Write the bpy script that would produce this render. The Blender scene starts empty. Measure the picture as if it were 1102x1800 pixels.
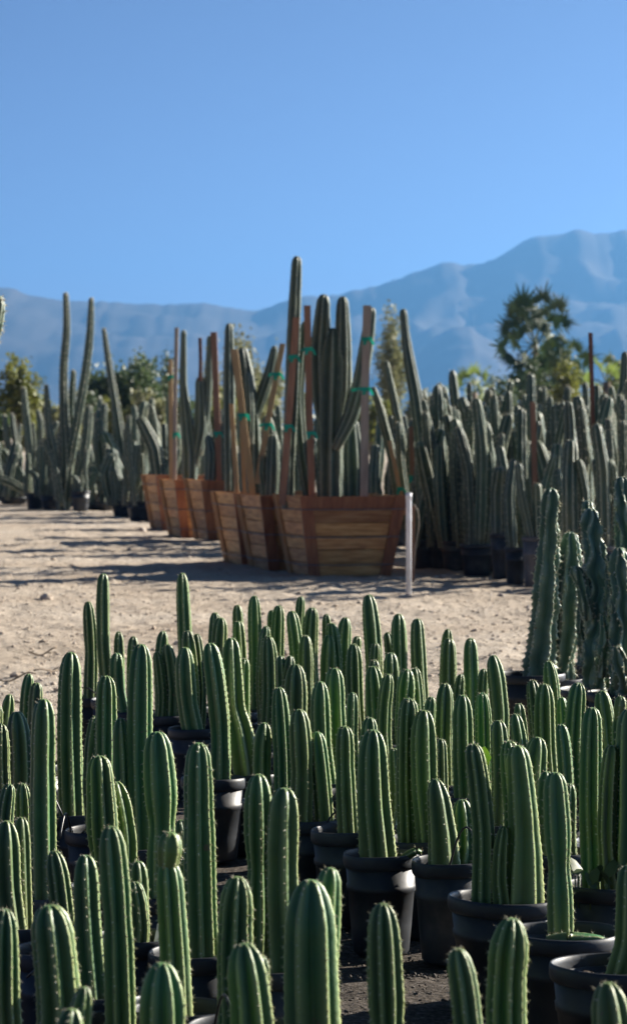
import bpy, math, random
import numpy as np
from mathutils import Vector
random.seed(7); rng = np.random.default_rng(7)
sc = bpy.context.scene
R = math.radians
# ---------------------------------------------------------------- camera
HC, FPX = 1.65, 5300.0                    # eye height in metres, focal length in photo pixels (1800 px tall)
PITCH = math.atan((900 - 757) / FPX)
cd = bpy.data.cameras.new('camera'); cam = bpy.data.objects.new('camera', cd); sc.collection.objects.link(cam)
cd.sensor_fit = 'VERTICAL'; cd.sensor_height = 36.0; cd.lens = FPX / 1800 * 36.0
cd.clip_start = 0.1; cd.clip_end = 40000
cam.location = (0, 0, HC); cam.rotation_euler = (math.pi / 2 - PITCH, 0, 0)
cd.dof.use_dof = True; cd.dof.focus_distance = 10.0; cd.dof.aperture_fstop = 7.6
sc.camera = cam
# ---------------------------------------------------------------- sky, sun, exposure
SUN_AZ, SUN_EL = R(60), R(23)             # azimuth clockwise from the viewing direction
world = bpy.data.worlds.new('World'); sc.world = world; world.use_nodes = True
wn = world.node_tree; bg = wn.nodes['Background']
sky = wn.nodes.new('ShaderNodeTexSky'); sky.sky_type = 'NISHITA'; sky.sun_disc = False
sky.sun_elevation = SUN_EL; sky.sun_rotation = SUN_AZ
sky.altitude = 0; sky.air_density = 0.21; sky.dust_density = 0.5; sky.ozone_density = 3.5
wn.links.new(sky.outputs[0], bg.inputs[0]); bg.inputs[1].default_value = 0.05
sd = bpy.data.lights.new('sun', 'SUN'); so = bpy.data.objects.new('sun', sd); sc.collection.objects.link(so)
sd.energy = 5.0; sd.angle = R(0.5); sd.color = (1.0, 0.92, 0.80)
sv = Vector((math.sin(SUN_AZ) * math.cos(SUN_EL), math.cos(SUN_AZ) * math.cos(SUN_EL), math.sin(SUN_EL)))
so.rotation_euler = (-sv).to_track_quat('-Z', 'Y').to_euler(); so.location = (30, 40, 30)
sc.view_settings.view_transform = 'Standard'; sc.view_settings.look = 'None'
sc.view_settings.exposure = 1.75; sc.view_settings.gamma = 1.0
sc.render.engine = 'CYCLES'
sc.cycles.use_denoising = True; sc.cycles.max_bounces = 8; sc.cycles.volume_bounces = 0
sc.cycles.transparent_max_bounces = 8; sc.cycles.caustics_reflective = False; sc.cycles.caustics_refractive = False

# ---------------------------------------------------------------- helpers
def at(px, py, Y):
    """point at distance Y whose direction is that of photo pixel (px, py)"""
    u = (px - 551) / FPX; v = (900 - py) / FPX
    dy = math.cos(PITCH) + v * math.sin(PITCH); dz = -math.sin(PITCH) + v * math.cos(PITCH)
    s = Y / dy
    return np.array((u * s, Y, HC + dz * s))
def gdist(py):                            # distance of the ground under photo row py
    v = (900 - py) / FPX
    return HC * (math.cos(PITCH) + v * math.sin(PITCH)) / (math.sin(PITCH) - v * math.cos(PITCH))
def mesh(name, V, F, mat=None, smooth=True):
    me = bpy.data.meshes.new(name)
    me.from_pydata(np.asarray(V, float).tolist(), [], F)
    if smooth: me.polygons.foreach_set('use_smooth', [True] * len(me.polygons))
    if mat: me.materials.append(mat)
    me.update()
    return me
def link(name, data, parent=None, loc=None):
    o = bpy.data.objects.new(name, data); sc.collection.objects.link(o)
    if parent: o.parent = parent
    if loc is not None: o.location = [float(c) for c in loc]
    return o
def obj(name, V, F, mat, parent=None, loc=None, smooth=True):
    return link(name, mesh(name, V, F, mat, smooth), parent, loc)
def tag(o, label=None, cat=None, group=None, kind=None):
    if label: o['label'] = label
    if cat: o['category'] = cat
    if group: o['group'] = group
    if kind: o['kind'] = kind
    return o
def thing(name, loc, label, cat, group=None, rz=0):
    o = link(name, None, None, loc); o.empty_display_size = .05; o.rotation_euler.z = rz
    return tag(o, label, cat, group)
def join(parts):
    V = []; F = []; n = 0
    for v, f in parts:
        V.append(np.asarray(v, float)); F += [tuple(i + n for i in q) for q in f]; n += len(v)
    return np.concatenate(V), F
def hexa(b, t):                           # 4 bottom + 4 top corners -> box
    return np.array(list(b) + list(t), float), [(3,2,1,0),(4,5,6,7),(0,1,5,4),(1,2,6,5),(2,3,7,6),(3,0,4,7)]
def box(cx, cy, cz, sx, sy, sz):
    x, y, z = sx/2, sy/2, sz/2
    c = [(-x,-y),(x,-y),(x,y),(-x,y)]
    return hexa([(cx+a, cy+b, cz-z) for a, b in c], [(cx+a, cy+b, cz+z) for a, b in c])
def tube(pts, r, n=6, cap=True):
    pts = np.asarray(pts, float); m = len(pts); rr = np.broadcast_to(np.asarray(r, float), (m,))
    T = np.gradient(pts, axis=0); T /= np.linalg.norm(T, axis=1)[:, None] + 1e-12
    ref = np.array((1., 0, 0)) if abs(T[:, 0]).mean() < .8 else np.array((0, 0, 1.))
    V = []
    for i in range(m):
        a = ref - T[i] * ref.dot(T[i]); a /= np.linalg.norm(a); b = np.cross(T[i], a)
        for k in range(n):
            th = 2 * math.pi * k / n
            V.append(pts[i] + rr[i] * (a * math.cos(th) + b * math.sin(th)))
    F = [(i*n+k, i*n+(k+1) % n, (i+1)*n+(k+1) % n, (i+1)*n+k) for i in range(m-1) for k in range(n)]
    if cap: F += [tuple(range(n))[::-1], tuple(range((m-1)*n, m*n))]
    return np.array(V), F
def lathe(prof, n=32):
    V = [(r * math.cos(2*math.pi*k/n), r * math.sin(2*math.pi*k/n), z) for r, z in prof for k in range(n)]
    F = [(i*n+k, i*n+(k+1) % n, (i+1)*n+(k+1) % n, (i+1)*n+k) for i in range(len(prof)-1) for k in range(n)]
    return np.array(V), F
def hashn(ix, iy, s):
    h = (ix.astype(np.int64) * 374761393 + iy.astype(np.int64) * 668265263 + s * 974634777) & 0x7fffffff
    h = ((h ^ (h >> 13)) * 1274126177) & 0x7fffffff
    return ((h ^ (h >> 16)) & 0xffff) / 65535.0
def vnoise(x, y, s=0):
    x = np.asarray(x, float); y = np.asarray(y, float)
    ix = np.floor(x); iy = np.floor(y); fx = x - ix; fy = y - iy
    fx = fx*fx*(3-2*fx); fy = fy*fy*(3-2*fy)
    a = hashn(ix, iy, s); b = hashn(ix+1, iy, s); c = hashn(ix, iy+1, s); d = hashn(ix+1, iy+1, s)
    return (a*(1-fx)+b*fx)*(1-fy) + (c*(1-fx)+d*fx)*fy - .5
def fbm(x, y, o=4, s=0):
    v = 0; a = 1.; 
    for i in range(o):
        v = v + a * vnoise(x * 2**i, y * 2**i, s + i); a *= .5
    return v

# ---------------------------------------------------------------- materials
def mat(name, cols, scale=8, rough=.6, spec=.5, bump=0, bscale=None, rnd=0, coords='Object', detail=6, coat=0, sss=0, trans=0, stretch=None, metal=0, hj=0.):
    """noise-mixed Principled material; cols = list of (position, rgb); rnd = brightness spread per object"""
    m = bpy.data.materials.new(name); m.use_nodes = True; nt = m.node_tree; N = nt.nodes; Lk = nt.links
    p = N['Principled BSDF']
    tc = N.new('ShaderNodeTexCoord'); no = N.new('ShaderNodeTexNoise'); no.inputs['Scale'].default_value = scale; no.inputs['Detail'].default_value = detail
    vec = tc.outputs[coords]
    if stretch:
        mp = N.new('ShaderNodeMapping'); mp.inputs['Scale'].default_value = stretch; Lk.new(vec, mp.inputs['Vector']); vec = mp.outputs[0]
    oi = N.new('ShaderNodeObjectInfo')
    ad = N.new('ShaderNodeVectorMath'); ad.operation = 'ADD'; Lk.new(vec, ad.inputs[0])
    sx = N.new('ShaderNodeVectorMath'); sx.operation = 'SCALE'; sx.inputs[0].default_value = (37, 17, 53); Lk.new(oi.outputs['Random'], sx.inputs['Scale'])
    Lk.new(sx.outputs[0], ad.inputs[1]); vec = ad.outputs[0]
    Lk.new(vec, no.inputs['Vector'])
    cr = N.new('ShaderNodeValToRGB'); Lk.new(no.outputs[0], cr.inputs[0])
    e = cr.color_ramp.elements
    while len(e) < len(cols): e.new(.5)
    for el, (ps, c) in zip(e, cols): el.position = ps; el.color = (*c, 1)
    col = cr.outputs[0]
    if rnd:
        hs = N.new('ShaderNodeHueSaturation')
        mr = N.new('ShaderNodeMapRange'); mr.inputs['To Min'].default_value = 1 - rnd; mr.inputs['To Max'].default_value = 1 + rnd
        Lk.new(oi.outputs['Random'], mr.inputs['Value']); Lk.new(mr.outputs[0], hs.inputs['Value'])
        fr = N.new('ShaderNodeMath'); fr.operation = 'MULTIPLY'; fr.inputs[1].default_value = 7.31; Lk.new(oi.outputs['Random'], fr.inputs[0])
        f2 = N.new('ShaderNodeMath'); f2.operation = 'FRACT'; Lk.new(fr.outputs[0], f2.inputs[0])
        hr = N.new('ShaderNodeMapRange'); hr.inputs['To Min'].default_value = .5 - hj; hr.inputs['To Max'].default_value = .5 + hj; Lk.new(f2.outputs[0], hr.inputs['Value']); Lk.new(hr.outputs[0], hs.inputs['Hue'])
        Lk.new(col, hs.inputs['Color']); col = hs.outputs[0]
    Lk.new(col, p.inputs['Base Color'])
    p.inputs['Roughness'].default_value = rough; p.inputs['Specular IOR Level'].default_value = spec
    p.inputs['Coat Weight'].default_value = coat; p.inputs['Metallic'].default_value = metal
    if bump:
        n2 = N.new('ShaderNodeTexNoise'); n2.inputs['Scale'].default_value = bscale or scale * 4; n2.inputs['Detail'].default_value = 5
        Lk.new(vec, n2.inputs['Vector'])
        b = N.new('ShaderNodeBump'); b.inputs['Strength'].default_value = 1; b.inputs['Distance'].default_value = bump
        Lk.new(n2.outputs[0], b.inputs['Height']); Lk.new(b.outputs[0], p.inputs['Normal'])
    if trans:
        tr = N.new('ShaderNodeBsdfTranslucent'); Lk.new(col, tr.inputs['Color'])
        mx = N.new('ShaderNodeMixShader'); mx.inputs[0].default_value = trans
        Lk.new(p.outputs[0], mx.inputs[1]); Lk.new(tr.outputs[0], mx.inputs[2])
        Lk.new(mx.outputs[0], N['Material Output'].inputs['Surface'])
    return m
def cactus_mat(name, skin, crest, base, rough=.42, spec=.4, rnd=.2, young=(.09, .145, .022), coat=0):
    """green skin with rib crests paled beyond their own tone to imitate sunlit strips, a corky foot, yellowish patches and brown scars; crest and foot are vertex attributes"""
    m = mat(name, skin, scale=9, rough=rough, spec=spec, bump=.0015, bscale=70, rnd=rnd, hj=.028)
    nt = m.node_tree; N = nt.nodes; Lk = nt.links; p = N['Principled BSDF']
    col = p.inputs['Base Color'].links[0].from_socket; vec = [n for n in N if n.type == 'TEX_NOISE'][0].inputs['Vector'].links[0].from_socket
    def mixin(fac, rgb):
        nonlocal col
        x = N.new('ShaderNodeMix'); x.data_type = 'RGBA'; Lk.new(fac, x.inputs[0]); Lk.new(col, x.inputs[6]); x.inputs[7].default_value = (*rgb, 1); col = x.outputs[2]
    def patch(scale, lo, hi, top):
        n = N.new('ShaderNodeTexNoise'); n.inputs['Scale'].default_value = scale; n.inputs['Detail'].default_value = 5; Lk.new(vec, n.inputs['Vector'])
        r = N.new('ShaderNodeMapRange'); r.inputs['From Min'].default_value = lo; r.inputs['From Max'].default_value = hi; r.inputs['To Max'].default_value = top; Lk.new(n.outputs[0], r.inputs['Value']); return r.outputs[0]
    def attr(nm):
        a = N.new('ShaderNodeAttribute'); a.attribute_name = nm; return a.outputs['Fac']
    mixin(patch(3.2, .48, .68, .75), young)
    mixin(attr('foot'), base)
    mixin(attr('crest'), crest)  # pale crest tone, lightened so the colour also carries sun rim strips
    mixin(patch(26, .70, .74, .8), (.14, .10, .06))
    Lk.new(col, p.inputs['Base Color'])
    p.inputs['Coat Weight'].default_value = coat; p.inputs['Coat Roughness'].default_value = .5; p.inputs['Coat IOR'].default_value = 1.9; p.inputs['Coat Tint'].default_value = (1, .97, .86, 1)
    return m
M = {}
M['cactus'] = cactus_mat('cactus_skin', [(.3, (.021, .084, .019)), (.55, (.032, .115, .026)), (.75, (.050, .138, .036))], (.46, .50, .20), (.14, .14, .045), rough=.48, spec=.5, rnd=.4, coat=0)
M['cactus_grey'] = cactus_mat('cactus_skin_grey', [(.3, (.026, .062, .042)), (.55, (.040, .082, .056)), (.75, (.062, .105, .070))], (.36, .38, .27), (.16, .13, .07), rough=.5, rnd=.35, young=(.09, .105, .05))
M['cactus_blue'] = cactus_mat('cactus_skin_blue', [(.3, (.026, .052, .04)), (.55, (.038, .070, .052)), (.75, (.055, .088, .065))], (.28, .32, .24), (.15, .13, .08), rough=.5, rnd=.25, young=(.06, .085, .04))
M['cactus_twist'] = cactus_mat('cactus_skin_twisted', [(.3, (.045, .105, .072)), (.55, (.07, .14, .098)), (.75, (.10, .175, .13))], (.42, .46, .32), (.12, .12, .08), rough=.45, young=(.06, .11, .04))
M['spine'] = mat('spine', [(.3, (.55, .5, .38)), (.7, (.75, .72, .58))], scale=30, rough=.6, trans=.35)
M['pot'] = mat('black_plastic', [(.35, (.012, .015, .020)), (.52, (.020, .024, .031)), (.64, (.045, .046, .048)), (.78, (.11, .10, .09))], scale=6, rough=.5, spec=.4, bump=.001, bscale=25, rnd=.25)
M['pot_grey'] = mat('grey_plastic', [(.35, (.06, .06, .065)), (.7, (.10, .10, .105))], scale=7, rough=.55, rnd=.2)
M['soil'] = mat('potting_mix', [(.3, (.018, .014, .011)), (.5, (.05, .038, .03)), (.62, (.09, .075, .06)), (.72, (.25, .22, .19))], scale=90, rough=.9, bump=.012, bscale=110)
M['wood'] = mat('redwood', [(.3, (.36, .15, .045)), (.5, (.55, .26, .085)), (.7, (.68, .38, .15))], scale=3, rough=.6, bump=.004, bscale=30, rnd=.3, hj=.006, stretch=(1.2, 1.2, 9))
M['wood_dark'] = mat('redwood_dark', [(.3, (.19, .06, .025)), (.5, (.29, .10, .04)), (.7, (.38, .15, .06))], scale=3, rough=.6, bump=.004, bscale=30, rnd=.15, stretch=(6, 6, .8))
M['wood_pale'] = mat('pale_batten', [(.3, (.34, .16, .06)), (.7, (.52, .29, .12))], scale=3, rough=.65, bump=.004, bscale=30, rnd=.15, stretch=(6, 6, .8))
M['stake_red'] = mat('stake_red', [(.3, (.19, .09, .05)), (.7, (.31, .16, .09))], scale=4, rough=.7, bump=.004, bscale=40, stretch=(7, 7, .7), rnd=.15)
M['stake_tan'] = mat('stake_tan', [(.3, (.32, .20, .09)), (.7, (.48, .32, .16))], scale=4, rough=.75, bump=.004, bscale=40, stretch=(7, 7, .7), rnd=.15)
M['stake_grey'] = mat('stake_grey', [(.3, (.24, .19, .15)), (.7, (.38, .32, .25))], scale=4, rough=.8, bump=.004, bscale=40, stretch=(7, 7, .7), rnd=.15)
M['tape'] = mat('green_tape', [(.3, (.0, .30, .19)), (.7, (.01, .42, .28))], scale=10, rough=.35, trans=.3)
M['wire'] = mat('steel_wire', [(.3, (.12, .12, .13)), (.7, (.2, .2, .21))], scale=10, rough=.45, metal=.6)
M['white_metal'] = mat('galvanised_post', [(.3, (.55, .56, .6)), (.7, (.72, .73, .76))], scale=12, rough=.4, metal=.0)
M['rust'] = mat('rusty_steel', [(.3, (.09, .035, .022)), (.7, (.17, .07, .045))], scale=12, rough=.8)
M['mulch'] = mat('mulch_bits', [(.3, (.03, .025, .02)), (.55, (.08, .068, .058)), (.72, (.17, .15, .13))], scale=40, rough=.95)
M['rubber'] = mat('black_tube', [(.3, (.015, .015, .017)), (.7, (.03, .03, .03))], scale=10, rough=.35)
M['white_tag'] = mat('white_plastic', [(.3, (.7, .7, .68)), (.7, (.8, .8, .78))], scale=10, rough=.4, trans=.2)
M['leaf_bright'] = mat('weed_leaf', [(.3, (.10, .22, .02)), (.7, (.19, .33, .03))], scale=20, rough=.5, trans=.5)
M['leaf_dark'] = mat('bush_leaf', [(.3, (.045, .075, .03)), (.7, (.085, .12, .045))], scale=2, rough=.5, trans=.3, rnd=.15)
M['leaf_pale'] = mat('pale_leaf', [(.3, (.15, .16, .07)), (.7, (.24, .24, .11))], scale=2, rough=.6, trans=.35, rnd=.1)
M['leaf_yellow'] = mat('yellow_leaf', [(.3, (.12, .14, .03)), (.7, (.22, .23, .05))], scale=2, rough=.5, trans=.4, rnd=.1)
M['frond'] = mat('palm_frond', [(.3, (.022, .045, .017)), (.7, (.045, .078, .028))], scale=2, rough=.55, spec=.25, trans=.12, rnd=.25)
M['frond_pale'] = mat('palm_frond_pale', [(.3, (.10, .15, .03)), (.7, (.19, .25, .06))], scale=2, rough=.45, trans=.4, rnd=.25)
M['frond_mid'] = mat('palm_frond_mid', [(.3, (.045, .075, .022)), (.7, (.085, .12, .036))], scale=2, rough=.55, spec=.25, trans=.2, rnd=.2)
M['bark'] = mat('bark', [(.3, (.10, .075, .05)), (.7, (.2, .15, .10))], scale=6, rough=.9, bump=.02, bscale=12)
M['rock'] = mat('mountain_rock', [(.3, (.06, .052, .046)), (.55, (.075, .064, .055)), (.75, (.095, .082, .07))], scale=.004, rough=.95, spec=.1, coords='Object', detail=10)
def ground_mat():
    m = bpy.data.materials.new('desert_sand'); m.use_nodes = True; nt = m.node_tree; N = nt.nodes; Lk = nt.links; p = N['Principled BSDF']
    tc = N.new('ShaderNodeTexCoord')
    def noise(s, d=6):
        n = N.new('ShaderNodeTexNoise'); n.inputs['Scale'].default_value = s; n.inputs['Detail'].default_value = d; n.inputs['Roughness'].default_value = .62
        Lk.new(tc.outputs['Object'], n.inputs['Vector']); return n.outputs[0]
    def ramp(v, cols):
        r = N.new('ShaderNodeValToRGB'); Lk.new(v, r.inputs[0]); e = r.color_ramp.elements
        while len(e) < len(cols): e.new(.5)
        for el, (a, c) in zip(e, cols): el.position = a; el.color = (*c, 1)
        return r.outputs[0]
    def mix(f, a, b, mode='MIX'):
        x = N.new('ShaderNodeMix'); x.data_type = 'RGBA'; x.blend_type = mode
        if isinstance(f, (int, float)): x.inputs[0].default_value = f
        else: Lk.new(f, x.inputs[0])
        Lk.new(a, x.inputs[6]); Lk.new(b, x.inputs[7]); return x.outputs[2]
    big = ramp(noise(.35), [(.3, (.34, .275, .21)), (.5, (.41, .345, .275)), (.7, (.46, .40, .33))])
    fine = ramp(noise(26, 8), [(.25, (.55, .52, .5)), (.45, (1, 1, 1)), (.7, (1.1, 1.08, 1.05)), (.8, (.8, .76, .72))])
    sand = mix(.75, big, fine, 'MULTIPLY')
    mulch = ramp(noise(60, 8), [(.3, (.025, .02, .016)), (.5, (.07, .058, .048)), (.62, (.13, .11, .095)), (.75, (.30, .27, .24))])
    a = N.new('ShaderNodeAttribute'); a.attribute_name = 'spill'
    n3 = noise(7, 6)
    ad = N.new('ShaderNodeMath'); ad.operation = 'MULTIPLY_ADD'; Lk.new(n3, ad.inputs[0]); ad.inputs[1].default_value = 1.6; Lk.new(a.outputs['Fac'], ad.inputs[2])
    mr = N.new('ShaderNodeMapRange'); Lk.new(ad.outputs[0], mr.inputs['Value']); mr.inputs['From Min'].default_value = 1.0; mr.inputs['From Max'].default_value = 1.5
    col = mix(mr.outputs[0], sand, mulch)
    Lk.new(col, p.inputs['Base Color']); p.inputs['Roughness'].default_value = .95; p.inputs['Specular IOR Level'].default_value = .15
    b1 = N.new('ShaderNodeBump'); b1.inputs['Distance'].default_value = .07; Lk.new(noise(9, 8), b1.inputs['Height'])
    b2 = N.new('ShaderNodeBump'); b2.inputs['Distance'].default_value = .012; Lk.new(noise(70, 6), b2.inputs['Height']); Lk.new(b1.outputs[0], b2.inputs['Normal'])
    Lk.new(b2.outputs[0], p.inputs['Normal'])
    return m
M['sand'] = ground_mat()

# ---------------------------------------------------------------- ground: one sheet to the foot of the mountains
def axis(lo, hi, d0, g, far):
    v = [0.0]
    while v[-1] < hi: v.append(v[-1] + d0)
    d = d0
    while v[-1] < far: d *= g; v.append(v[-1] + d)
    return v
xa = axis(0, 4.5, .045, 1.22, 6500); xs = np.array([-x for x in xa[:0:-1]] + xa)
ys = [-7000., -4000., -2000., -1000., -500., -250., -120., -60., -30., -12., -4., 0., 2.5, 4.0]
y = 4.5
while y < 11400:
    ys.append(y); y += .05 if y < 16 else (.05 + (y - 16) * .0022 if y < 90 else (y - 88) * .11)
ys = np.array(ys)
GX, GY = np.meshgrid(xs, ys)
def ground_z(X, Y):
    z = .022 * fbm(X * .9, Y * .9, 3, 1) + .03 * fbm(X * 2.6, Y * 2.6, 3, 11) * (1 + .8 * vnoise(X * .3, Y * .3, 4))
    z = z + .034 * np.clip(fbm(X * 7, Y * 7, 2, 21), -.2, .8) + .02 * np.clip(fbm(X * 3.1, Y * 3.1, 3, 51) - .12, 0, 1)
    tr = .035 * (vnoise((X * .5 + Y) * 1.1, X * .12 - Y * .02, 31))     # raked and driven-over ridges
    fade = np.clip((110 - np.abs(Y)) / 60, 0, 1) * np.clip((60 - np.abs(X)) / 40, 0, 1)
    return (z + tr) * fade
GZ = ground_z(GX, GY)
GZ = np.where((GY < 16.2) & (np.abs(GX) < 3), GZ * .35 - .012, GZ)
nx, ny = len(xs), len(ys)
idx = np.arange(nx * ny).reshape(ny, nx)
F = np.stack([idx[:-1, :-1], idx[:-1, 1:], idx[1:, 1:], idx[1:, :-1]], -1).reshape(-1, 4)
ground = obj('ground', np.stack([GX, GY, GZ], -1).reshape(-1, 3), F.tolist(), M['sand'])
tag(ground, 'pale sandy desert ground of the nursery yard', kind='structure')
# the potted blocks stand on dark mulch and gravel, extended unseen round the camera to cut bounced light; bare sand starts behind them
edge = 15.3 + .5 * fbm(GX * .5, GY * .5, 3, 41) + np.clip(-GX - .55, 0, 3) * -2.2
sp = np.clip((edge - GY) * .8, 0, 1) * np.clip((45 + GY) / 10, 0, 1) * np.clip((40 - np.abs(GX)) / 10, 0, 1) * 1.4
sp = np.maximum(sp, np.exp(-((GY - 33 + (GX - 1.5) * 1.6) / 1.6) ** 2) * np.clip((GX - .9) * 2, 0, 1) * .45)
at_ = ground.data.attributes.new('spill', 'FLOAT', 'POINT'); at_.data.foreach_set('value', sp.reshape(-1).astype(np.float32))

# mountains
def interp(tab, x): return np.interp(x, [t[0] for t in tab], [t[1] for t in tab])
def hills(name, Yc, depth, tab, label, seed, amp):
    px = np.concatenate([np.linspace(-3200, -120, 50), np.linspace(-100, 1200, 230), np.linspace(1225, 4300, 50)])
    X = (px - 551) / FPX * Yc
    t = np.linspace(-1, 1, 60)
    H = HC + (757 - interp(tab, px)) * Yc / FPX
    H = H + (fbm(px / 26., px * 0 + seed, 4, seed) * 5.5) * Yc / FPX
    XX, TT = np.meshgrid(X, t); HH = np.broadcast_to(H, XX.shape)
    env = np.clip(1 - np.abs(TT), 0, 1) ** 1.1
    YY = Yc + TT * depth
    iso = fbm(XX / 420, YY / 300, 5, seed) - .9 * np.abs(fbm(XX / 260 + YY / 700, YY / 240, 4, seed + 9))
    Z = HH * env * (1 + amp * iso * np.clip(np.abs(TT) * 4, 0, 1))
    n, m_ = XX.shape; ix = np.arange(n * m_).reshape(n, m_)
    F = np.stack([ix[:-1, :-1], ix[:-1, 1:], ix[1:, 1:], ix[1:, :-1]], -1).reshape(-1, 4).tolist()
    Z = np.where(env < .01, -3, np.maximum(Z, -3))
    return tag(obj(name, np.stack([XX, YY, Z], -1).reshape(-1, 3), F, M['rock']), label, kind='structure')
RIDGE = [(-3200, 520), (-1200, 440), (-500, 470), (-150, 480), (0, 497), (60, 512), (110, 520), (165, 527), (250, 531), (320, 529), (355, 526), (385, 531), (430, 543), (465, 539), (500, 530),
         (530, 520), (590, 513), (640, 502), (680, 491), (710, 481), (745, 467), (775, 459), (795, 456), (815, 461), (845, 461), (870, 449), (895, 432), (920, 421), (950, 412), (980, 407), (1000, 400), (1020, 401), (1045, 405), (1075, 401), (1102, 403), (1300, 410), (1800, 440), (2600, 420), (4300, 500)]
FRONT = [(-3200, 640), (-900, 640), (-300, 610), (-60, 650), (60, 676), (200, 690), (420, 705), (560, 700), (640, 680), (700, 648), (730, 622), (760, 592), (775, 586), (800, 569), (825, 572), (845, 590), (880, 608), (930, 622), (980, 604), (1030, 588), (1080, 575), (1150, 590), (1500, 560), (2300, 620), (4300, 640)]
hills('mountains', 9000, 2200, RIDGE, 'blue hazy mountain range along the horizon', 3, .3)
hills('foothills', 7600, 800, FRONT, 'lower hazy foothill in front of the mountain range', 17, .3)

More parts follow.
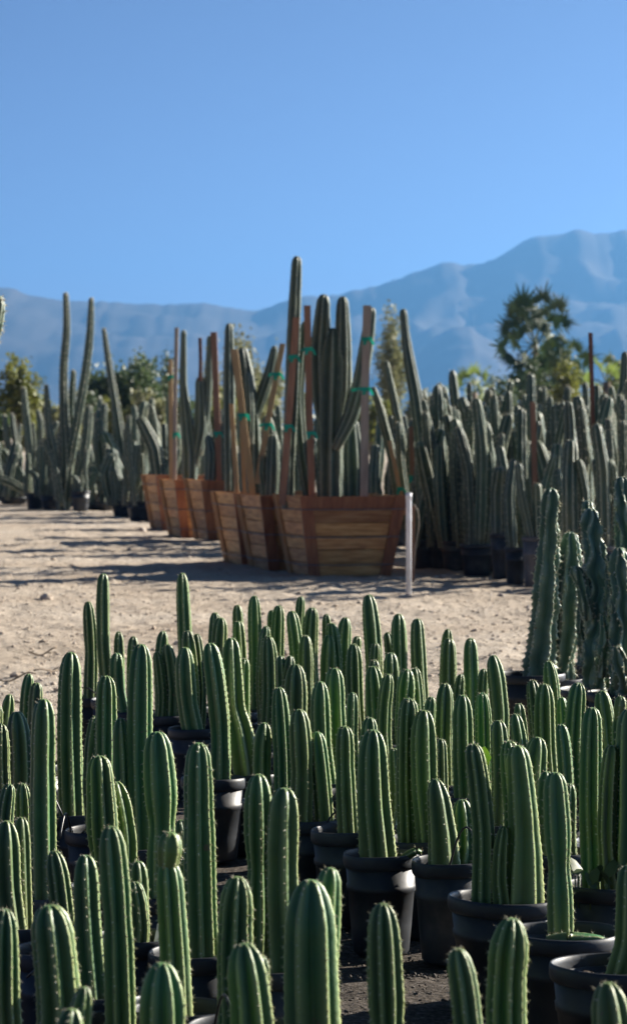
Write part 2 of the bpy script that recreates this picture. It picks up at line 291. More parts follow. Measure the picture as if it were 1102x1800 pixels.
# the air between here and the mountains
hv, hf = hexa([(-7500, -7500, -6), (7500, -7500, -6), (7500, 11800, -6), (-7500, 11800, -6)],
              [(-7500, -7500, 650), (7500, -7500, 650), (7500, 11800, 650), (-7500, 11800, 650)])
hz = bpy.data.materials.new('haze'); hz.use_nodes = True; nt = hz.node_tree; nt.nodes.remove(nt.nodes['Principled BSDF'])
pv = nt.nodes.new('ShaderNodeVolumePrincipled'); nt.links.new(pv.outputs[0], nt.nodes['Material Output'].inputs['Volume'])
HAZE = pv
pv.inputs['Color'].default_value = (.16, .43, .86, 1); pv.inputs['Density'].default_value = 1.0e-4; pv.inputs['Anisotropy'].default_value = 0.6
tag(obj('haze', hv, hf, hz, smooth=False), 'thin blue desert haze in front of the mountains', kind='stuff')
POTS = [
(-1.127, 15.162, 0.25, [(0.0, 0, -0.007, 0.791, 0.066)], {},
 'slim dark green cactus standing alone at the far left of the back row'),
(-0.981, 14.96, 0.25, [(-0.032, 0.0, -0.062, 0.941, 0.071), (0.024, 0.0, 0.014, 0.653, 0.056)], {},
 'potted cactus pair with a very tall stem leaning right, back row left, before bare sand'),
(-0.868, 14.287, 0.25, [(0.018, 0.07, 0.011, 0.671, 0.06), (-0.02, -0.07, -0.061, 0.6, 0.072)], {},
 'two slender cacti just right of the tall left stem, partly behind a stout pale one'),
(-0.696, 14.104, 0.25, [(-0.007, 0.07, -0.011, 0.708, 0.064), (-0.032, -0.07, -0.036, 0.619, 0.053), (0.042, -0.07, 0.012, 0.653, 0.066)], {},
 'three slim cacti in a row left of the tall single cactus at back centre left'),
(-0.6, 14.655, 0.25, [(0.0, 0, -0.039, 0.958, 0.069)], {},
 'tall single cactus rising above its neighbours left of centre in the back row'),
(-0.529, 13.532, 0.25, [(-0.018, 0.07, -0.039, 0.748, 0.074), (0.008, 0.07, 0.002, 0.733, 0.046), (0.008, -0.07, -0.046, 0.681, 0.089)], {},
 'three cacti with a stout slanting front stem, just below the tall single back row cactus'),
(-0.384, 11.537, 0.25, [(0.023, 0, -0.014, 0.837, 0.081)], {},
 'dark rounded cactus in a pot just left of the big kinked cactus'),
(-0.44, 14.077, 0.25, [(-0.011, 0.07, -0.022, 0.798, 0.061), (0.03, -0.07, 0.009, 0.78, 0.077)], {},
 'two narrow cacti close together behind and left of the kinked cactus'),
(-0.368, 14.315, 0.25, [(0.004, 0.07, 0.004, 0.819, 0.057), (0.027, -0.07, 0.013, 0.749, 0.067)], {},
 'two small cacti peeking out behind the top of the kinked cactus'),
(-0.254, 11.748, 0.25, [(-0.003, -0.07, -0.066, 0.845, 0.093), (-0.002, 0.07, -0.016, 0.757, 0.045)], {0:dict(kink=.52,flare=.3)},
 'big pale green cactus with a sideways kink halfway, in a black pot at centre left'),
(-0.261, 14.539, 0.25, [(-0.016, 0, -0.025, 0.854, 0.069)], {},
 'tall straight dark cactus just right of the kinked cactus top'),
(-0.221, 13.607, 0.25, [(0.012, 0.07, 0.007, 0.764, 0.059), (0.015, -0.07, 0.017, 0.727, 0.079)], {},
 'pair of cacti right of the tall straight dark one, the front one leaning down'),
(-0.184, 14.776, 0.25, [(-0.02, 0.07, -0.02, 0.767, 0.056), (0.015, -0.07, 0.015, 0.797, 0.069)], {},
 "two narrow cacti side by side in the back row, left of the field's middle"),
(-0.046, 13.783, 0.25, [(-0.04, 0.07, -0.056, 0.823, 0.068), (0.028, -0.07, 0.01, 0.718, 0.072)], {},
 'two cacti in the back row middle, one in front of the other'),
(-0.017, 14.592, 0.25, [(-0.039, 0.07, -0.044, 0.844, 0.053), (0.03, -0.07, 0.011, 0.797, 0.077)], {},
 'thin high cactus tip with a thicker neighbour at its right, back row middle'),
(-0.101, 12.366, 0.25, [(-0.033, 0.07, -0.035, 0.722, 0.047), (-0.0, 0.07, 0.005, 0.722, 0.061), (0.034, -0.07, 0.027, 0.695, 0.097)], {},
 "broad round topped cactus with two slimmer ones close behind, in the field's middle"),
(-0.135, 10.946, 0.25, [(0.028, -0.017, 0.009, 0.719, 0.068), (-0.028, 0.017, -0.043, 0.587, 0.074)], {},
 'tall narrow cactus with a short one at its left foot, right of the kinked cactus'),
(0.062, 14.008, 0.25, [(0.002, 0.07, -0.003, 0.794, 0.05), (0.063, -0.009, 0.02, 0.756, 0.069), (0.03, -0.07, 0.009, 0.702, 0.074)], {},
 "three overlapping cacti stepping down to the front, below the wooden box's left end"),
(0.165, 14.298, 0.25, [(0.0, 0, -0.013, 0.764, 0.073)], {},
 'single cactus between the three stepping ones and the tallest one at back centre'),
(0.306, 14.051, 0.25, [(-0.03, 0, -0.051, 0.886, 0.085)], {},
 'tallest cactus at the back, right of centre, below the big wooden box'),
(0.196, 13.155, 0.25, [(0.001, 0.07, -0.004, 0.748, 0.045), (-0.001, -0.07, -0.021, 0.723, 0.077)], {},
 'pair of cacti just left and in front of the tallest centre right cactus'),
(0.29, 12.905, 0.25, [(-0.013, 0.07, -0.023, 0.736, 0.051), (-0.031, -0.07, -0.033, 0.673, 0.056), (0.042, 0.07, 0.041, 0.696, 0.069)], {},
 'three short cacti close in front of the tallest centre right cactus'),
(0.267, 11.918, 0.25, [(-0.032, 0.07, -0.032, 0.715, 0.084), (0.032, -0.07, 0.028, 0.692, 0.06)], {},
 'stout round headed cactus with a thinner one at its right, middle of the field'),
(0.381, 13.813, 0.25, [(0.039, -0.07, 0.006, 0.814, 0.075), (-0.038, 0.07, -0.043, 0.722, 0.047)], {},
 'smooth cactus leaning right with a small one behind, back row below the white post'),
(0.506, 13.35, 0.25, [(0.0, 0, -0.047, 0.818, 0.068)], {},
 "dark slanting cactus at the back, against bare sand right of the white post's foot"),
(0.406, 12.196, 0.25, [(-0.02, -0.07, -0.028, 0.688, 0.08), (0.02, 0.07, 0.006, 0.684, 0.046)], {},
 'stout cactus with a thin one hugging its right side, before the dark slanting cactus'),
(0.077, 11.438, 0.25, [(0.021, 0.07, 0.003, 0.745, 0.08), (-0.021, -0.07, -0.051, 0.703, 0.075)], {},
 "pair of cacti with lit right ridges leaning slightly right, in the field's centre"),
(0.149, 11.136, 0.25, [(0.0, 0, -0.004, 0.682, 0.042)], {},
 "small dark cactus tucked in shade between taller stems at the field's centre"),
(-0.015, 10.345, 0.25, [(-0.032, -0.015, -0.036, 0.695, 0.076), (0.063, 0.015, 0.026, 0.614, 0.063)], {},
 'two leaning cacti in one pot just left of the visible row of black pots'),
(0.12, 10.056, 0.26, [(0.0, 0, -0.017, 0.663, 0.066)], {},
 'cactus in the leftmost plainly visible black pot of the centre row'),
(0.213, 9.487, 0.24, [(0.0, 0, -0.026, 0.708, 0.098)], {0:dict(flare=.28)},
 'stout smooth pale green cactus tapering to its top in a black pot, centre right'),
(0.231, 10.302, 0.25, [(-0.033, 0.07, -0.037, 0.664, 0.065), (0.042, -0.07, 0.042, 0.569, 0.039)], {},
 'cactus tip rising directly behind the stout smooth pale one'),
(0.353, 9.797, 0.25, [(-0.036, 0.02, -0.043, 0.778, 0.07), (0.036, -0.02, 0.006, 0.743, 0.089)], {},
 'two tall thick cacti side by side right of the stout smooth one'),
(0.459, 10.4, 0.25, [(-0.009, 0, -0.022, 0.586, 0.049)], {},
 'narrow cactus with bright ribs half hidden behind the two tall thick ones'),
(0.428, 9.319, 0.25, [(-0.042, -0.07, -0.053, 0.576, 0.075), (0.042, 0.07, 0.032, 0.503, 0.071)], {0:dict(flare=.42),1:dict(flare=.4)},
 'short stout cactus and a low stub in a wide rimmed black pot, front centre right'),
(0.553, 8.616, 0.34, [(-0.076, -0.051, -0.101, 0.759, 0.065), (0.027, 0.07, 0.009, 0.755, 0.075), (0.045, -0.07, 0.024, 0.756, 0.077), (-0.003, -0.07, -0.011, 0.526, 0.048)], {2:dict(flare=.6),3:dict(flare=.3)},
 'large black pot holding a thick tall cactus with three others around it, right front'),
(0.63, 13.799, 0.25, [(-0.005, 0.07, -0.012, 0.738, 0.06), (-0.006, -0.07, -0.013, 0.703, 0.075)], {},
 'pair of cacti standing apart against sand in the back row, right of centre'),
(0.664, 13.068, 0.25, [(0.03, 0.07, 0.018, 0.747, 0.072), (-0.024, -0.07, -0.028, 0.599, 0.044)], {},
 "straight cactus against sand just left of the twisted cacti's pot, with a tiny one"),
(0.765, 12.839, 0.25, [(0.028, -0.07, -0.005, 0.697, 0.077), (-0.032, 0.07, -0.036, 0.63, 0.044)], {},
 'cactus leaning right beside the black pot of the twisted cacti'),
(0.475, 11.37, 0.25, [(0.03, 0.07, 0.024, 0.692, 0.071), (-0.03, -0.07, -0.033, 0.651, 0.043)], {},
 'cactus with a small one behind it, left of the bright green weed leaf'),
(0.58, 11.0, 0.25, [(-0.035, -0.07, -0.038, 0.689, 0.076), (0.041, 0.07, 0.038, 0.688, 0.061)], {},
 'two cacti side by side directly above the bright green weed leaf'),
(0.641, 10.23, 0.25, [(-0.01, 0, -0.014, 0.666, 0.064)], {},
 'cactus just right of the bright green weed leaf'),
(0.738, 10.807, 0.25, [(-0.007, -0.07, -0.019, 0.639, 0.059), (0.003, 0.07, 0.002, 0.665, 0.041)], {},
 'two small cacti between the weed leaf and the pair below the twisted cacti'),
(0.908, 11.977, 0.25, [(-0.041, -0.07, -0.044, 0.662, 0.063), (0.04, 0.07, 0.028, 0.731, 0.068)], {},
 "two cacti in front of the twisted cacti's black pot, the rear one taller"),
(0.909, 11.362, 0.25, [(-0.034, -0.07, -0.043, 0.7, 0.079), (0.033, 0.07, 0.031, 0.639, 0.043)], {},
 'thick cactus with a short dark one at its right, below the twisted cacti'),
(0.87, 10.552, 0.25, [(0.0, 0, -0.004, 0.621, 0.054)], {},
 'short narrow cactus in shade left of the tall one near the right edge'),
(0.955, 11.027, 0.25, [(0.016, 0, 0.014, 0.727, 0.075)], {},
 'straight tall cactus below the twisted blue green cacti near the right edge'),
(1.084, 10.815, 0.25, [(-0.042, 0.07, -0.047, 0.712, 0.072), (0.013, -0.07, 0.003, 0.702, 0.061)], {1:dict(head=1)},
 'two cacti near the right edge, one ending in a small round ball head'),
(0.876, 8.834, 0.3, [(-0.048, 0.07, -0.053, 0.832, 0.069), (0.004, -0.056, -0.006, 0.732, 0.055), (0.04, -0.056, 0.049, 0.84, 0.091)], {},
 'black pot with three tall cacti and leafy weeds at the right edge'),
(0.748, 9.886, 0.25, [(0.0, 0, -0.011, 0.644, 0.082)], {},
 'pale broad cactus behind the thick tall one, right front'),
(0.662, 8.028, 0.33, [(0.0, 0, -0.019, 0.739, 0.067)], {0:dict(waist=.5,flare=.5)},
 'dark narrow waisted cactus in a wide black pot with a fallen piece on its soil'),
(0.778, 9.539, 0.25, [(-0.034, 0.052, -0.036, 0.564, 0.062), (0.034, -0.052, 0.03, 0.537, 0.05)], {},
 'two cacti hidden mostly behind the narrow waisted dark cactus'),
(-1.143, 11.137, 0.25, [(0.016, 0.07, 0.014, 0.669, 0.057), (-0.016, -0.07, -0.018, 0.64, 0.054)], {},
 'two cacti at the left edge, upper ones with brownish green tops'),
(-1.125, 12.145, 0.25, [(-0.02, 0.07, -0.027, 0.664, 0.053), (0.02, -0.07, 0.016, 0.639, 0.057)], {},
 'two small cacti against the sand near the left edge'),
(-0.774, 8.67, 0.25, [(0.0, 0, -0.002, 0.878, 0.075)], {0:dict(flare=.1)},
 'tall straight cactus with brightly lit right ribs near the left edge'),
(-1.057, 10.356, 0.25, [(0.033, 0.061, 0.031, 0.679, 0.079), (0.002, -0.061, -0.01, 0.648, 0.058)], {},
 'two broad cacti at the left edge left of the tall brightly ribbed one'),
(-0.908, 9.24, 0.25, [(-0.014, -0.07, -0.017, 0.573, 0.052), (0.014, 0.07, 0.008, 0.56, 0.053)], {},
 'two low cacti at the left edge in deep shade below the broad pair'),
(-0.832, 10.463, 0.25, [(-0.003, 0, -0.01, 0.881, 0.085)], {},
 'tall broad cactus in a black pot, standing free against sand at left'),
(-0.705, 10.035, 0.25, [(0.026, -0.07, 0.019, 0.838, 0.073), (-0.025, 0.07, -0.027, 0.693, 0.046)], {},
 'two cacti right of the free standing broad one, one short and pointed'),
(-0.573, 9.617, 0.25, [(-0.031, 0.0, -0.043, 0.732, 0.067), (0.031, 0.0, 0.023, 0.969, 0.083)], {},
 'very tall thick cactus with a slimmer one in front, left of the kinked cactus'),
(-0.594, 8.87, 0.25, [(-0.042, -0.07, -0.035, 0.697, 0.086), (0.042, 0.07, 0.009, 0.61, 0.066)], {0:dict(waist=.36)},
 'cactus with a pinched joint and a shorter leaning one at its right, left middle'),
(-0.419, 8.692, 0.25, [(-0.037, 0.07, -0.035, 0.777, 0.088), (0.034, -0.07, 0.037, 0.533, 0.039)], {0:dict(waist=.5)},
 'spiny yellowish cactus with a pinched middle and a small side stem, left middle'),
(-0.79, 8.128, 0.25, [(-0.003, -0.07, -0.033, 0.604, 0.076), (0.002, 0.07, -0.006, 0.597, 0.043)], {},
 'two cacti at the left edge with a curled lit tip, lower left'),
(-0.652, 7.734, 0.25, [(0.001, 0, -0.016, 0.57, 0.061)], {},
 'short cactus with lit right side at the foot of the tall brightly ribbed one'),
(-0.515, 7.171, 0.25, [(0.0, 0, -0.029, 0.638, 0.07)], {},
 'cactus with a yellowish lit right edge between the two thick lower left ones'),
(-0.455, 6.756, 0.25, [(0.022, 0, -0.001, 0.762, 0.066)], {},
 'tall thick dark cactus with one lit shoulder at lower left'),
(-0.296, 6.947, 0.25, [(-0.018, 0, -0.045, 0.723, 0.073)], {0:dict(head=1)},
 'cactus topped by a small round ball, lower left'),
(-0.464, 7.899, 0.25, [(-0.001, 0.07, -0.002, 0.51, 0.056), (-0.002, -0.07, -0.003, 0.475, 0.035)], {},
 'two small cacti in shade behind the ball topped one'),
(-0.3, 7.71, 0.25, [(0.028, -0.07, 0.007, 0.856, 0.078), (-0.03, 0.07, -0.031, 0.544, 0.038)], {},
 'tall single cactus with two bright white ribs, left of the empty dark gap'),
(-0.096, 7.515, 0.25, [(-0.041, 0.04, -0.043, 0.788, 0.071), (0.041, -0.04, 0.024, 0.762, 0.087)], {0:dict(waist=.58)},
 'pale cactus with a pinched joint beside a thick taller one, lower centre left'),
(-0.161, 6.738, 0.25, [(-0.005, 0, -0.009, 0.651, 0.079)], {0:dict(flare=.1)},
 'blurred round topped cactus in front of the pinched joint pair, bottom centre left'),
(0.003, 6.504, 0.25, [(-0.001, -0.07, -0.01, 0.684, 0.112), (0.042, 0.07, 0.034, 0.697, 0.064)], {},
 'thickest blurred cactus at the bottom centre with a slimmer one behind its right'),
(-0.11, 5.931, 0.25, [(-0.022, -0.05, -0.027, 0.646, 0.084), (0.012, 0.05, 0.005, 0.604, 0.034)], {},
 'low blurred cactus at the bottom edge with a thin one on its right side'),
(-0.255, 5.727, 0.25, [(-0.027, 0, -0.034, 0.636, 0.093)], {},
 'wide blurred low cactus at the bottom edge below the ball topped one'),
(-0.656, 6.481, 0.25, [(0.001, 0, -0.009, 0.619, 0.068)], {},
 'cut off blurred cactus in the bottom left corner'),
(-0.535, 6.262, 0.25, [(-0.003, 0, -0.017, 0.662, 0.092)], {},
 'wide blurred cactus second from the bottom left corner'),
(-0.462, 5.591, 0.25, [(0.024, -0.07, 0.017, 0.585, 0.065), (0.04, 0.07, 0.032, 0.604, 0.045)], {},
 'lowest blurred cactus tip at the bottom edge with a small one behind'),
(0.184, 6.335, 0.25, [(-0.025, 0, -0.039, 0.654, 0.074)], {},
 'blurred single cactus standing clear before the dark gravel gap, bottom centre right'),
(0.295, 5.909, 0.25, [(0.0, 0, -0.014, 0.632, 0.058)], {},
 'shortest narrow blurred cactus at the bottom, right of the gravel gap'),
(0.415, 6.167, 0.25, [(0.0, 0, -0.008, 0.65, 0.085)], {},
 'thick blurred cactus before the black pots, bottom right'),
(0.542, 5.494, 0.25, [(0.0, 0, -0.006, 0.641, 0.075)], {},
 'blurred cactus tip in the bottom right corner'),
(0.755, 7.539, 0.33, [(0.0, 0, 0.034, 0.561, 0.074)], {},
 'leaning cactus in a black pot with a sunlit rim, bottom right edge'),
]
# ---------------------------------------------------------------- cactus stems
def path(ctrl, n=160, smooth=3):
    c = np.asarray(ctrl, float)
    d = np.r_[0, np.cumsum(np.linalg.norm(np.diff(c[:, :3], axis=0), axis=1))]
    s = np.linspace(0, d[-1], n)
    P = np.stack([np.interp(s, d, c[:, k]) for k in range(4)], 1)
    k = max(3, int(n * .09)) | 1
    for _ in range(smooth if len(c) > 2 else 0):
        pad = np.concatenate([2 * P[:1] - P[1:k//2+1][::-1], P, 2 * P[-1:] - P[-k//2:-1][::-1]])
        cs = np.cumsum(np.concatenate([np.zeros((1, 4)), pad]), 0)
        Q = (cs[k:] - cs[:-k]) / k
        P = np.stack([np.interp(np.linspace(0, 1, n), np.linspace(0, 1, len(Q)), Q[:, j]) for j in range(4)], 1)
    return P
def stem(ctrl, N=7, spr=6, dep=.2, row=.012, seed=0, dome=2.0, notch=.02, sp=2, wob=.02, twist=0., foot=.1, cush=.0017, spl=.011, nsp=5, lump=0., wavy=0., sharp=1.):
    r_ = np.random.default_rng(seed)
    P = path(ctrl); L = np.r_[0, np.cumsum(np.linalg.norm(np.diff(P[:, :3], axis=0), axis=1))]; Lt = L[-1]
    rt = P[-1, 3]; dl = min(dome * rt, Lt * .5)
    s = list(np.arange(0, Lt - dl, row)); nd = max(5, int(dl / row))
    fac = [1.] * len(s)
    for k in range(1, nd + 1):
        ph = math.pi / 2 * k / nd
        s.append(Lt - dl + dl * math.sin(ph)); fac.append(max(math.cos(ph), .0) ** .72 * (1 if k < nd else 0) + (.10 if k == nd else 0))
    s = np.array(s); fac = np.array(fac); m = len(s)
    C = np.stack([np.interp(s, L, P[:, k]) for k in range(4)], 1)
    T = np.gradient(C[:, :3], axis=0); T /= np.linalg.norm(T, axis=1)[:, None] + 1e-9
    ref = np.array((1., 0, 0)); A = ref - T * T[:, :1]; A /= np.linalg.norm(A, axis=1)[:, None] + 1e-9; B = np.cross(T, A)
    n = N * spr; k = np.arange(n); j_ = k % spr; rib = k // spr
    u = j_ / spr
    c = 1 - (2 * np.minimum(u, 1 - u)) ** 1.45        # ribs: rounded crest, flat flanks, V grooves
    jit = r_.normal(0, .12 / N * 2, N + 1); jit[N] = jit[0]
    w = np.where(u < .5, 1 - u * 2, 0) * jit[rib] + np.where(u > .5, u * 2 - 1, 0) * jit[(rib + 1) % N]
    th0 = r_.uniform(0, 6.28)
    th = 2 * np.pi * (rib + u) / N + w
    TH = th0 + th[None, :] + twist * s[:, None]
    if wavy: TH = TH + wavy * np.sin(s[:, None] * 34 + (rib * 2.4)[None, :]) + wavy * 1.3 * fbm(s[:, None] * 7, rib[None, :] * 3.1, 2, seed % 83)
    near = np.where(u <= .5, rib, (rib + 1) % N)
    phs = (np.arange(m)[:, None] + near[None, :] * (sp // 2)) * (2 * np.pi / sp)
    rad = 1 - dep * (1 - c ** sharp)[None, :] * (0.4 + .6 * np.minimum(1, fac * 1.2))[:, None]
    rad = rad * (1 + notch * np.cos(phs) * (c ** 5)[None, :])
    rad = rad * (1 + wob * 2 * fbm(s[:, None] * 9 + seed, near[None, :] * 3.7 + seed, 2, seed % 97))
    if lump: rad = rad * (1 + lump * fbm(s[:, None] * 11 + near * 5.1, near[None, :] * 7.3 + s[:, None] * 3, 3, seed % 91) * (c ** 2)[None, :] * 2 - lump * .2)
    Rr = C[:, 3:4] * fac[:, None] * rad
    V = C[:, None, :3] + Rr[..., None] * (A[:, None, :] * np.cos(TH)[..., None] + B[:, None, :] * np.sin(TH)[..., None])
    ix = np.arange(m * n).reshape(m, n); nxt = np.roll(ix, -1, 1)
    F = np.stack([ix[:-1], nxt[:-1], nxt[1:], ix[1:]], -1).reshape(-1, 4).tolist()
    V2 = np.concatenate([V.reshape(-1, 3), [C[-1, :3] - T[-1] * rt * .05]])
    top = m * n; F += [(int(ix[-1, i]), int(ix[-1, (i + 1) % n]), top) for i in range(n)]
    crest = np.where(u == 0, .7, np.where(c > .8, .24, np.where(c > .5, .06, 0.))); crest = np.broadcast_to(crest, (m, n)) * (1 - .0 * fac[:, None])  # crest band: pale wool and wax, plus painted rim light on every rib
    ft = np.clip((foot - s) / max(foot, 1e-3), 0, 1)[:, None] * np.ones((1, n)) * .8
    cr = np.r_[crest.reshape(-1), .6]; fo = np.r_[ft.reshape(-1), 0]
    # areoles
    Pn = []; Nn = []; Tn = []
    for q in range(N):
        rows = np.arange((q * (sp // 2)) % sp, m - 1, sp)
        rows = rows[r_.random(len(rows)) > .15]; rows = np.clip(rows + (r_.random(len(rows)) > .7), 0, m - 2)
        v = V[rows, q * spr]; nn = v - C[rows, :3]; ln = np.linalg.norm(nn, axis=1)[:, None] + 1e-9
        nn = nn / ln + T[rows] * np.clip(1 - fac[rows], 0, 1)[:, None]
        Pn.append(v); Nn.append(nn / np.linalg.norm(nn, axis=1)[:, None]); Tn.append(T[rows])
    Pn = np.concatenate(Pn); Nn = np.concatenate(Nn); Tn = np.concatenate(Tn)
    return (V2, F, cr, fo), (Pn, Nn, Tn, cush, spl, nsp, seed)
def spines(a):
    Pn, Nn, Tn, cush, spl, nsp, seed = a
    r_ = np.random.default_rng(seed + 5); m = len(Pn)
    S = np.cross(Nn, Tn); S /= np.linalg.norm(S, axis=1)[:, None] + 1e-9; U = np.cross(S, Nn)
    sz = cush * r_.uniform(.35, 1.25, (m, 1))
    V = [Pn + S * sz, Pn + U * sz * 1.2, Pn - S * sz, Pn - U * sz * 1.2, Pn + Nn * sz * .9]
    o = np.arange(m); F = []
    for i in range(4): F.append(np.stack([o + m * i, o + m * ((i + 1) % 4), o + m * 4], 1))
    base = 5 * m; Vs = [np.concatenate(V)]
    for k in range(nsp):
        d = Nn * .9 + S * r_.normal(0, .55, (m, 1)) + U * r_.normal(0, .6, (m, 1)); d /= np.linalg.norm(d, axis=1)[:, None]
        ln = spl * r_.uniform(.4, 1.3, (m, 1)); wd = cush * .3
        x = np.cross(d, Nn + .01); x /= np.linalg.norm(x, axis=1)[:, None] + 1e-9; y_ = np.cross(d, x)
        Vs += [Pn + x * wd, Pn - x * wd * .5 + y_ * wd * .87, Pn - x * wd * .5 - y_ * wd * .87, Pn + d * ln]
        b = base + k * 4 * m
        for i in range(3): F.append(np.stack([b + o + m * i, b + o + m * ((i + 1) % 3), b + o + m * 3], 1))
    return np.concatenate(Vs), np.concatenate(F).tolist()
def stem_meshes(name, skin, ctrl, **kw):
    (V, F, cr, fo), ar = stem(ctrl, **kw)
    me = mesh(name, V, F, M[skin])
    for nm, a in (('crest', cr), ('foot', fo)):
        me.attributes.new(nm, 'FLOAT', 'POINT').data.foreach_set('value', a.astype(np.float32))
    SV, SF = spines(ar)
    return me, mesh('spines', SV, SF, M['spine'], smooth=False)
def add_stem(parent, skin, ctrl, name='stem', **kw):
    me, sm = stem_meshes(name, skin, ctrl, **kw)
    o = link(name, me, parent); tag(link('spines', sm, o), kind='stuff')
    return o

# ---------------------------------------------------------------- pots
POTM = {}
def pot_meshes(D, H, key='pot'):
    k = (D, H, key)
    if k not in POTM:
        r = D / 2; b = r * .74; zr = H - .035
        q = lambda z: b + (r * .93 - b) * z / zr
        body = [(0, .004), (b * .9, .0), (b, .012), (q(H*.3), H*.3), (q(H*.62), H*.62), (q(H*.63) + .004, H*.63), (q(H*.69) + .004, H*.69), (q(H*.7), H*.7), (q(zr) , zr), (q(zr) - .005, zr), (q(H*.5) - .006, H*.5)]
        rim = [(r * .93 - .006, zr - .012), (r * .955, zr - .01), (r * .985, zr - .004), (r, zr + .006), (r * 1.0, H - .012), (r * .985, H - .002), (r * .965, H), (r * .945, H - .004), (r * .93, H - .016), (r * .925, zr - .012)]
        V, F = lathe(body, 40); V2, F2 = lathe(rim, 40)
        V2[:, 2] += .0025 * np.sin(np.arctan2(V2[:, 1], V2[:, 0]) * 2 + D * 40)
        n = 14; rs = r * .915; so_ = [(0., 0., 0.)]
        for i in range(1, 7):
            for j in range(28):
                a = 2 * math.pi * j / 28; so_.append((rs * i / 6 * math.cos(a), rs * i / 6 * math.sin(a), .016 * random.uniform(-1, 1) * (i < 6) - .006 * (i > 4)))
        SF = [(0, 1 + j, 1 + (j + 1) % 28) for j in range(28)] + [(1 + (i-1)*28 + j, 1 + i*28 + j, 1 + i*28 + (j+1) % 28, 1 + (i-1)*28 + (j+1) % 28) for i in range(1, 6) for j in range(28)]
        POTM[k] = (mesh('pot', V, F, M[key]), mesh('rim', V2, F2, M[key]), mesh('soil', so_, SF, M['soil']))
    return POTM[k]
def add_pot(parent, D=.25, H=.32, key='pot', fill=.045, rz=0.):
    a, b, c = pot_meshes(D, H, key)
    p = link('pot', a, parent); link('rim', b, p)
    s = link('soil', c, parent, (0, 0, H - fill)); s.rotation_euler.z = rz
    return p
GS = 'small columnar cacti in black pots'
def build_potted(X, Y, D, rows, opts, label, i):
    z0 = float(ground_z(np.array([X]), np.array([Y]))[0]) * .35 - .004 if Y < 16.2 else 0
    t = thing('potted_cactus', (X, Y, z0), label, 'cactus', GS)
    H = .32; add_pot(t, D, H, rz=i * 1.3)
    for j, (ox, oy, tx, tz, d) in enumerate(rows):
        op = opts.get(j, {}); r_ = random.Random(i * 31 + j)
        d = max(d, .05); fl = op.get('flare', r_.uniform(.0, .15)); r = d / 2
        zb = H - .09; tz = tz - z0; hgt = tz - zb
        sw = r_.uniform(-.01, .01)
        mx = max(.0, D / 2 * .86 - r * (1 + fl) - .012); q = math.hypot(ox, oy)
        if q > mx: tx -= (ox - ox * mx / q) * .0; ox *= mx / q; oy *= mx / q
        def c(u, k): return (ox + (tx - ox) * u + sw * math.sin(math.pi * u), oy, zb + hgt * u, r * k)
        top = .86
        if op.get('waist'):
            w = op['waist']
            ctrl = [c(0, 1.0), c(w * .6, 1.05), c(w - .05, .98), c(w, .66), c(w + .06, 1.0), c(w + .2, 1.12), c(1, .88)]
        elif op.get('kink'):
            w = op['kink']
            def e(u, k, dx): x, y_, z, rr = c(u, k); return (x + dx, y_, z, rr)
            ctrl = [e(0, 1.1, .004), e(.2, 1.25, .0), e(w - .06, 1.2, -.010), e(w, .98, -.022), e(w + .05, 1.12, -.026), e(.8, 1.0, -.014), e(1, .7, 0)]
        elif op.get('head'):
            w = 1 - .045 / hgt * 1.5
            ctrl = [c(0, 1.05), c(.4, 1.0), c(w, .9)]
        else:
            prof = [(0, .9 + fl * .6), (.12, 1 + fl), (.5, 1 + fl * .55), (.8, 1.02), (1, top * r_.uniform(.85, 1.05))]
            if r_.random() < .45:
                q = r_.uniform(.35, .75); k0 = r_.uniform(.82, .93); prof += [(q - .05, 1 + fl * .5), (q, k0), (q + .05, 1.0 + fl * .4)]; prof.sort()
            sw = r_.uniform(-.022, .022); ctrl = [c(u_, k_) for u_, k_ in prof]
        N = r_.choice([6, 6, 7, 7, 8]) if d > .06 else r_.choice([6, 7])
        kw = dict(N=N, spr=8, dep=r_.uniform(.32, .42), row=.011, sp=2, foot=r_.uniform(.05, .3), dome=r_.uniform(1.5, 2.3), wob=.03, nsp=5, spl=.0085)
        s = add_stem(t, 'cactus', ctrl, seed=i * 17 + j, **kw)
        if op.get('head'):
            x, y_, z, rr = ctrl[-1]
            add_stem(t, 'cactus', [(x, y_, z - .02, r * .6), (x + .004, y_, z + .025, r * .82), (x + .006, y_, tz, r * .7)], name='ball_head', seed=i * 17 + 90, N=6, spr=6, row=.008, dome=1.2, dep=.2)
    return t
def drip(t, D, a, rise, reach):
    H = .32; r = D / 2
    p0 = np.array((math.cos(a) * r * .8, math.sin(a) * r * .8, H - .06)); e = np.array((math.cos(a + 1.1), math.sin(a + 1.1), 0))
    pts = [p0 + e * reach * u + np.array((0, 0, .06 * u + rise * math.sin(math.pi * u))) for u in np.linspace(0, 1, 14)]
    V, F = tube(pts, .0035, 6); o = obj('drip_tube', V, F, M['rubber'], t)
    V, F = tube([p0 + (0, 0, -.02), p0 + (0, 0, .01), p0 + (0, 0, .035)], [.004, .007, .005], 6); obj('dripper', V, F, M['rubber'], o)
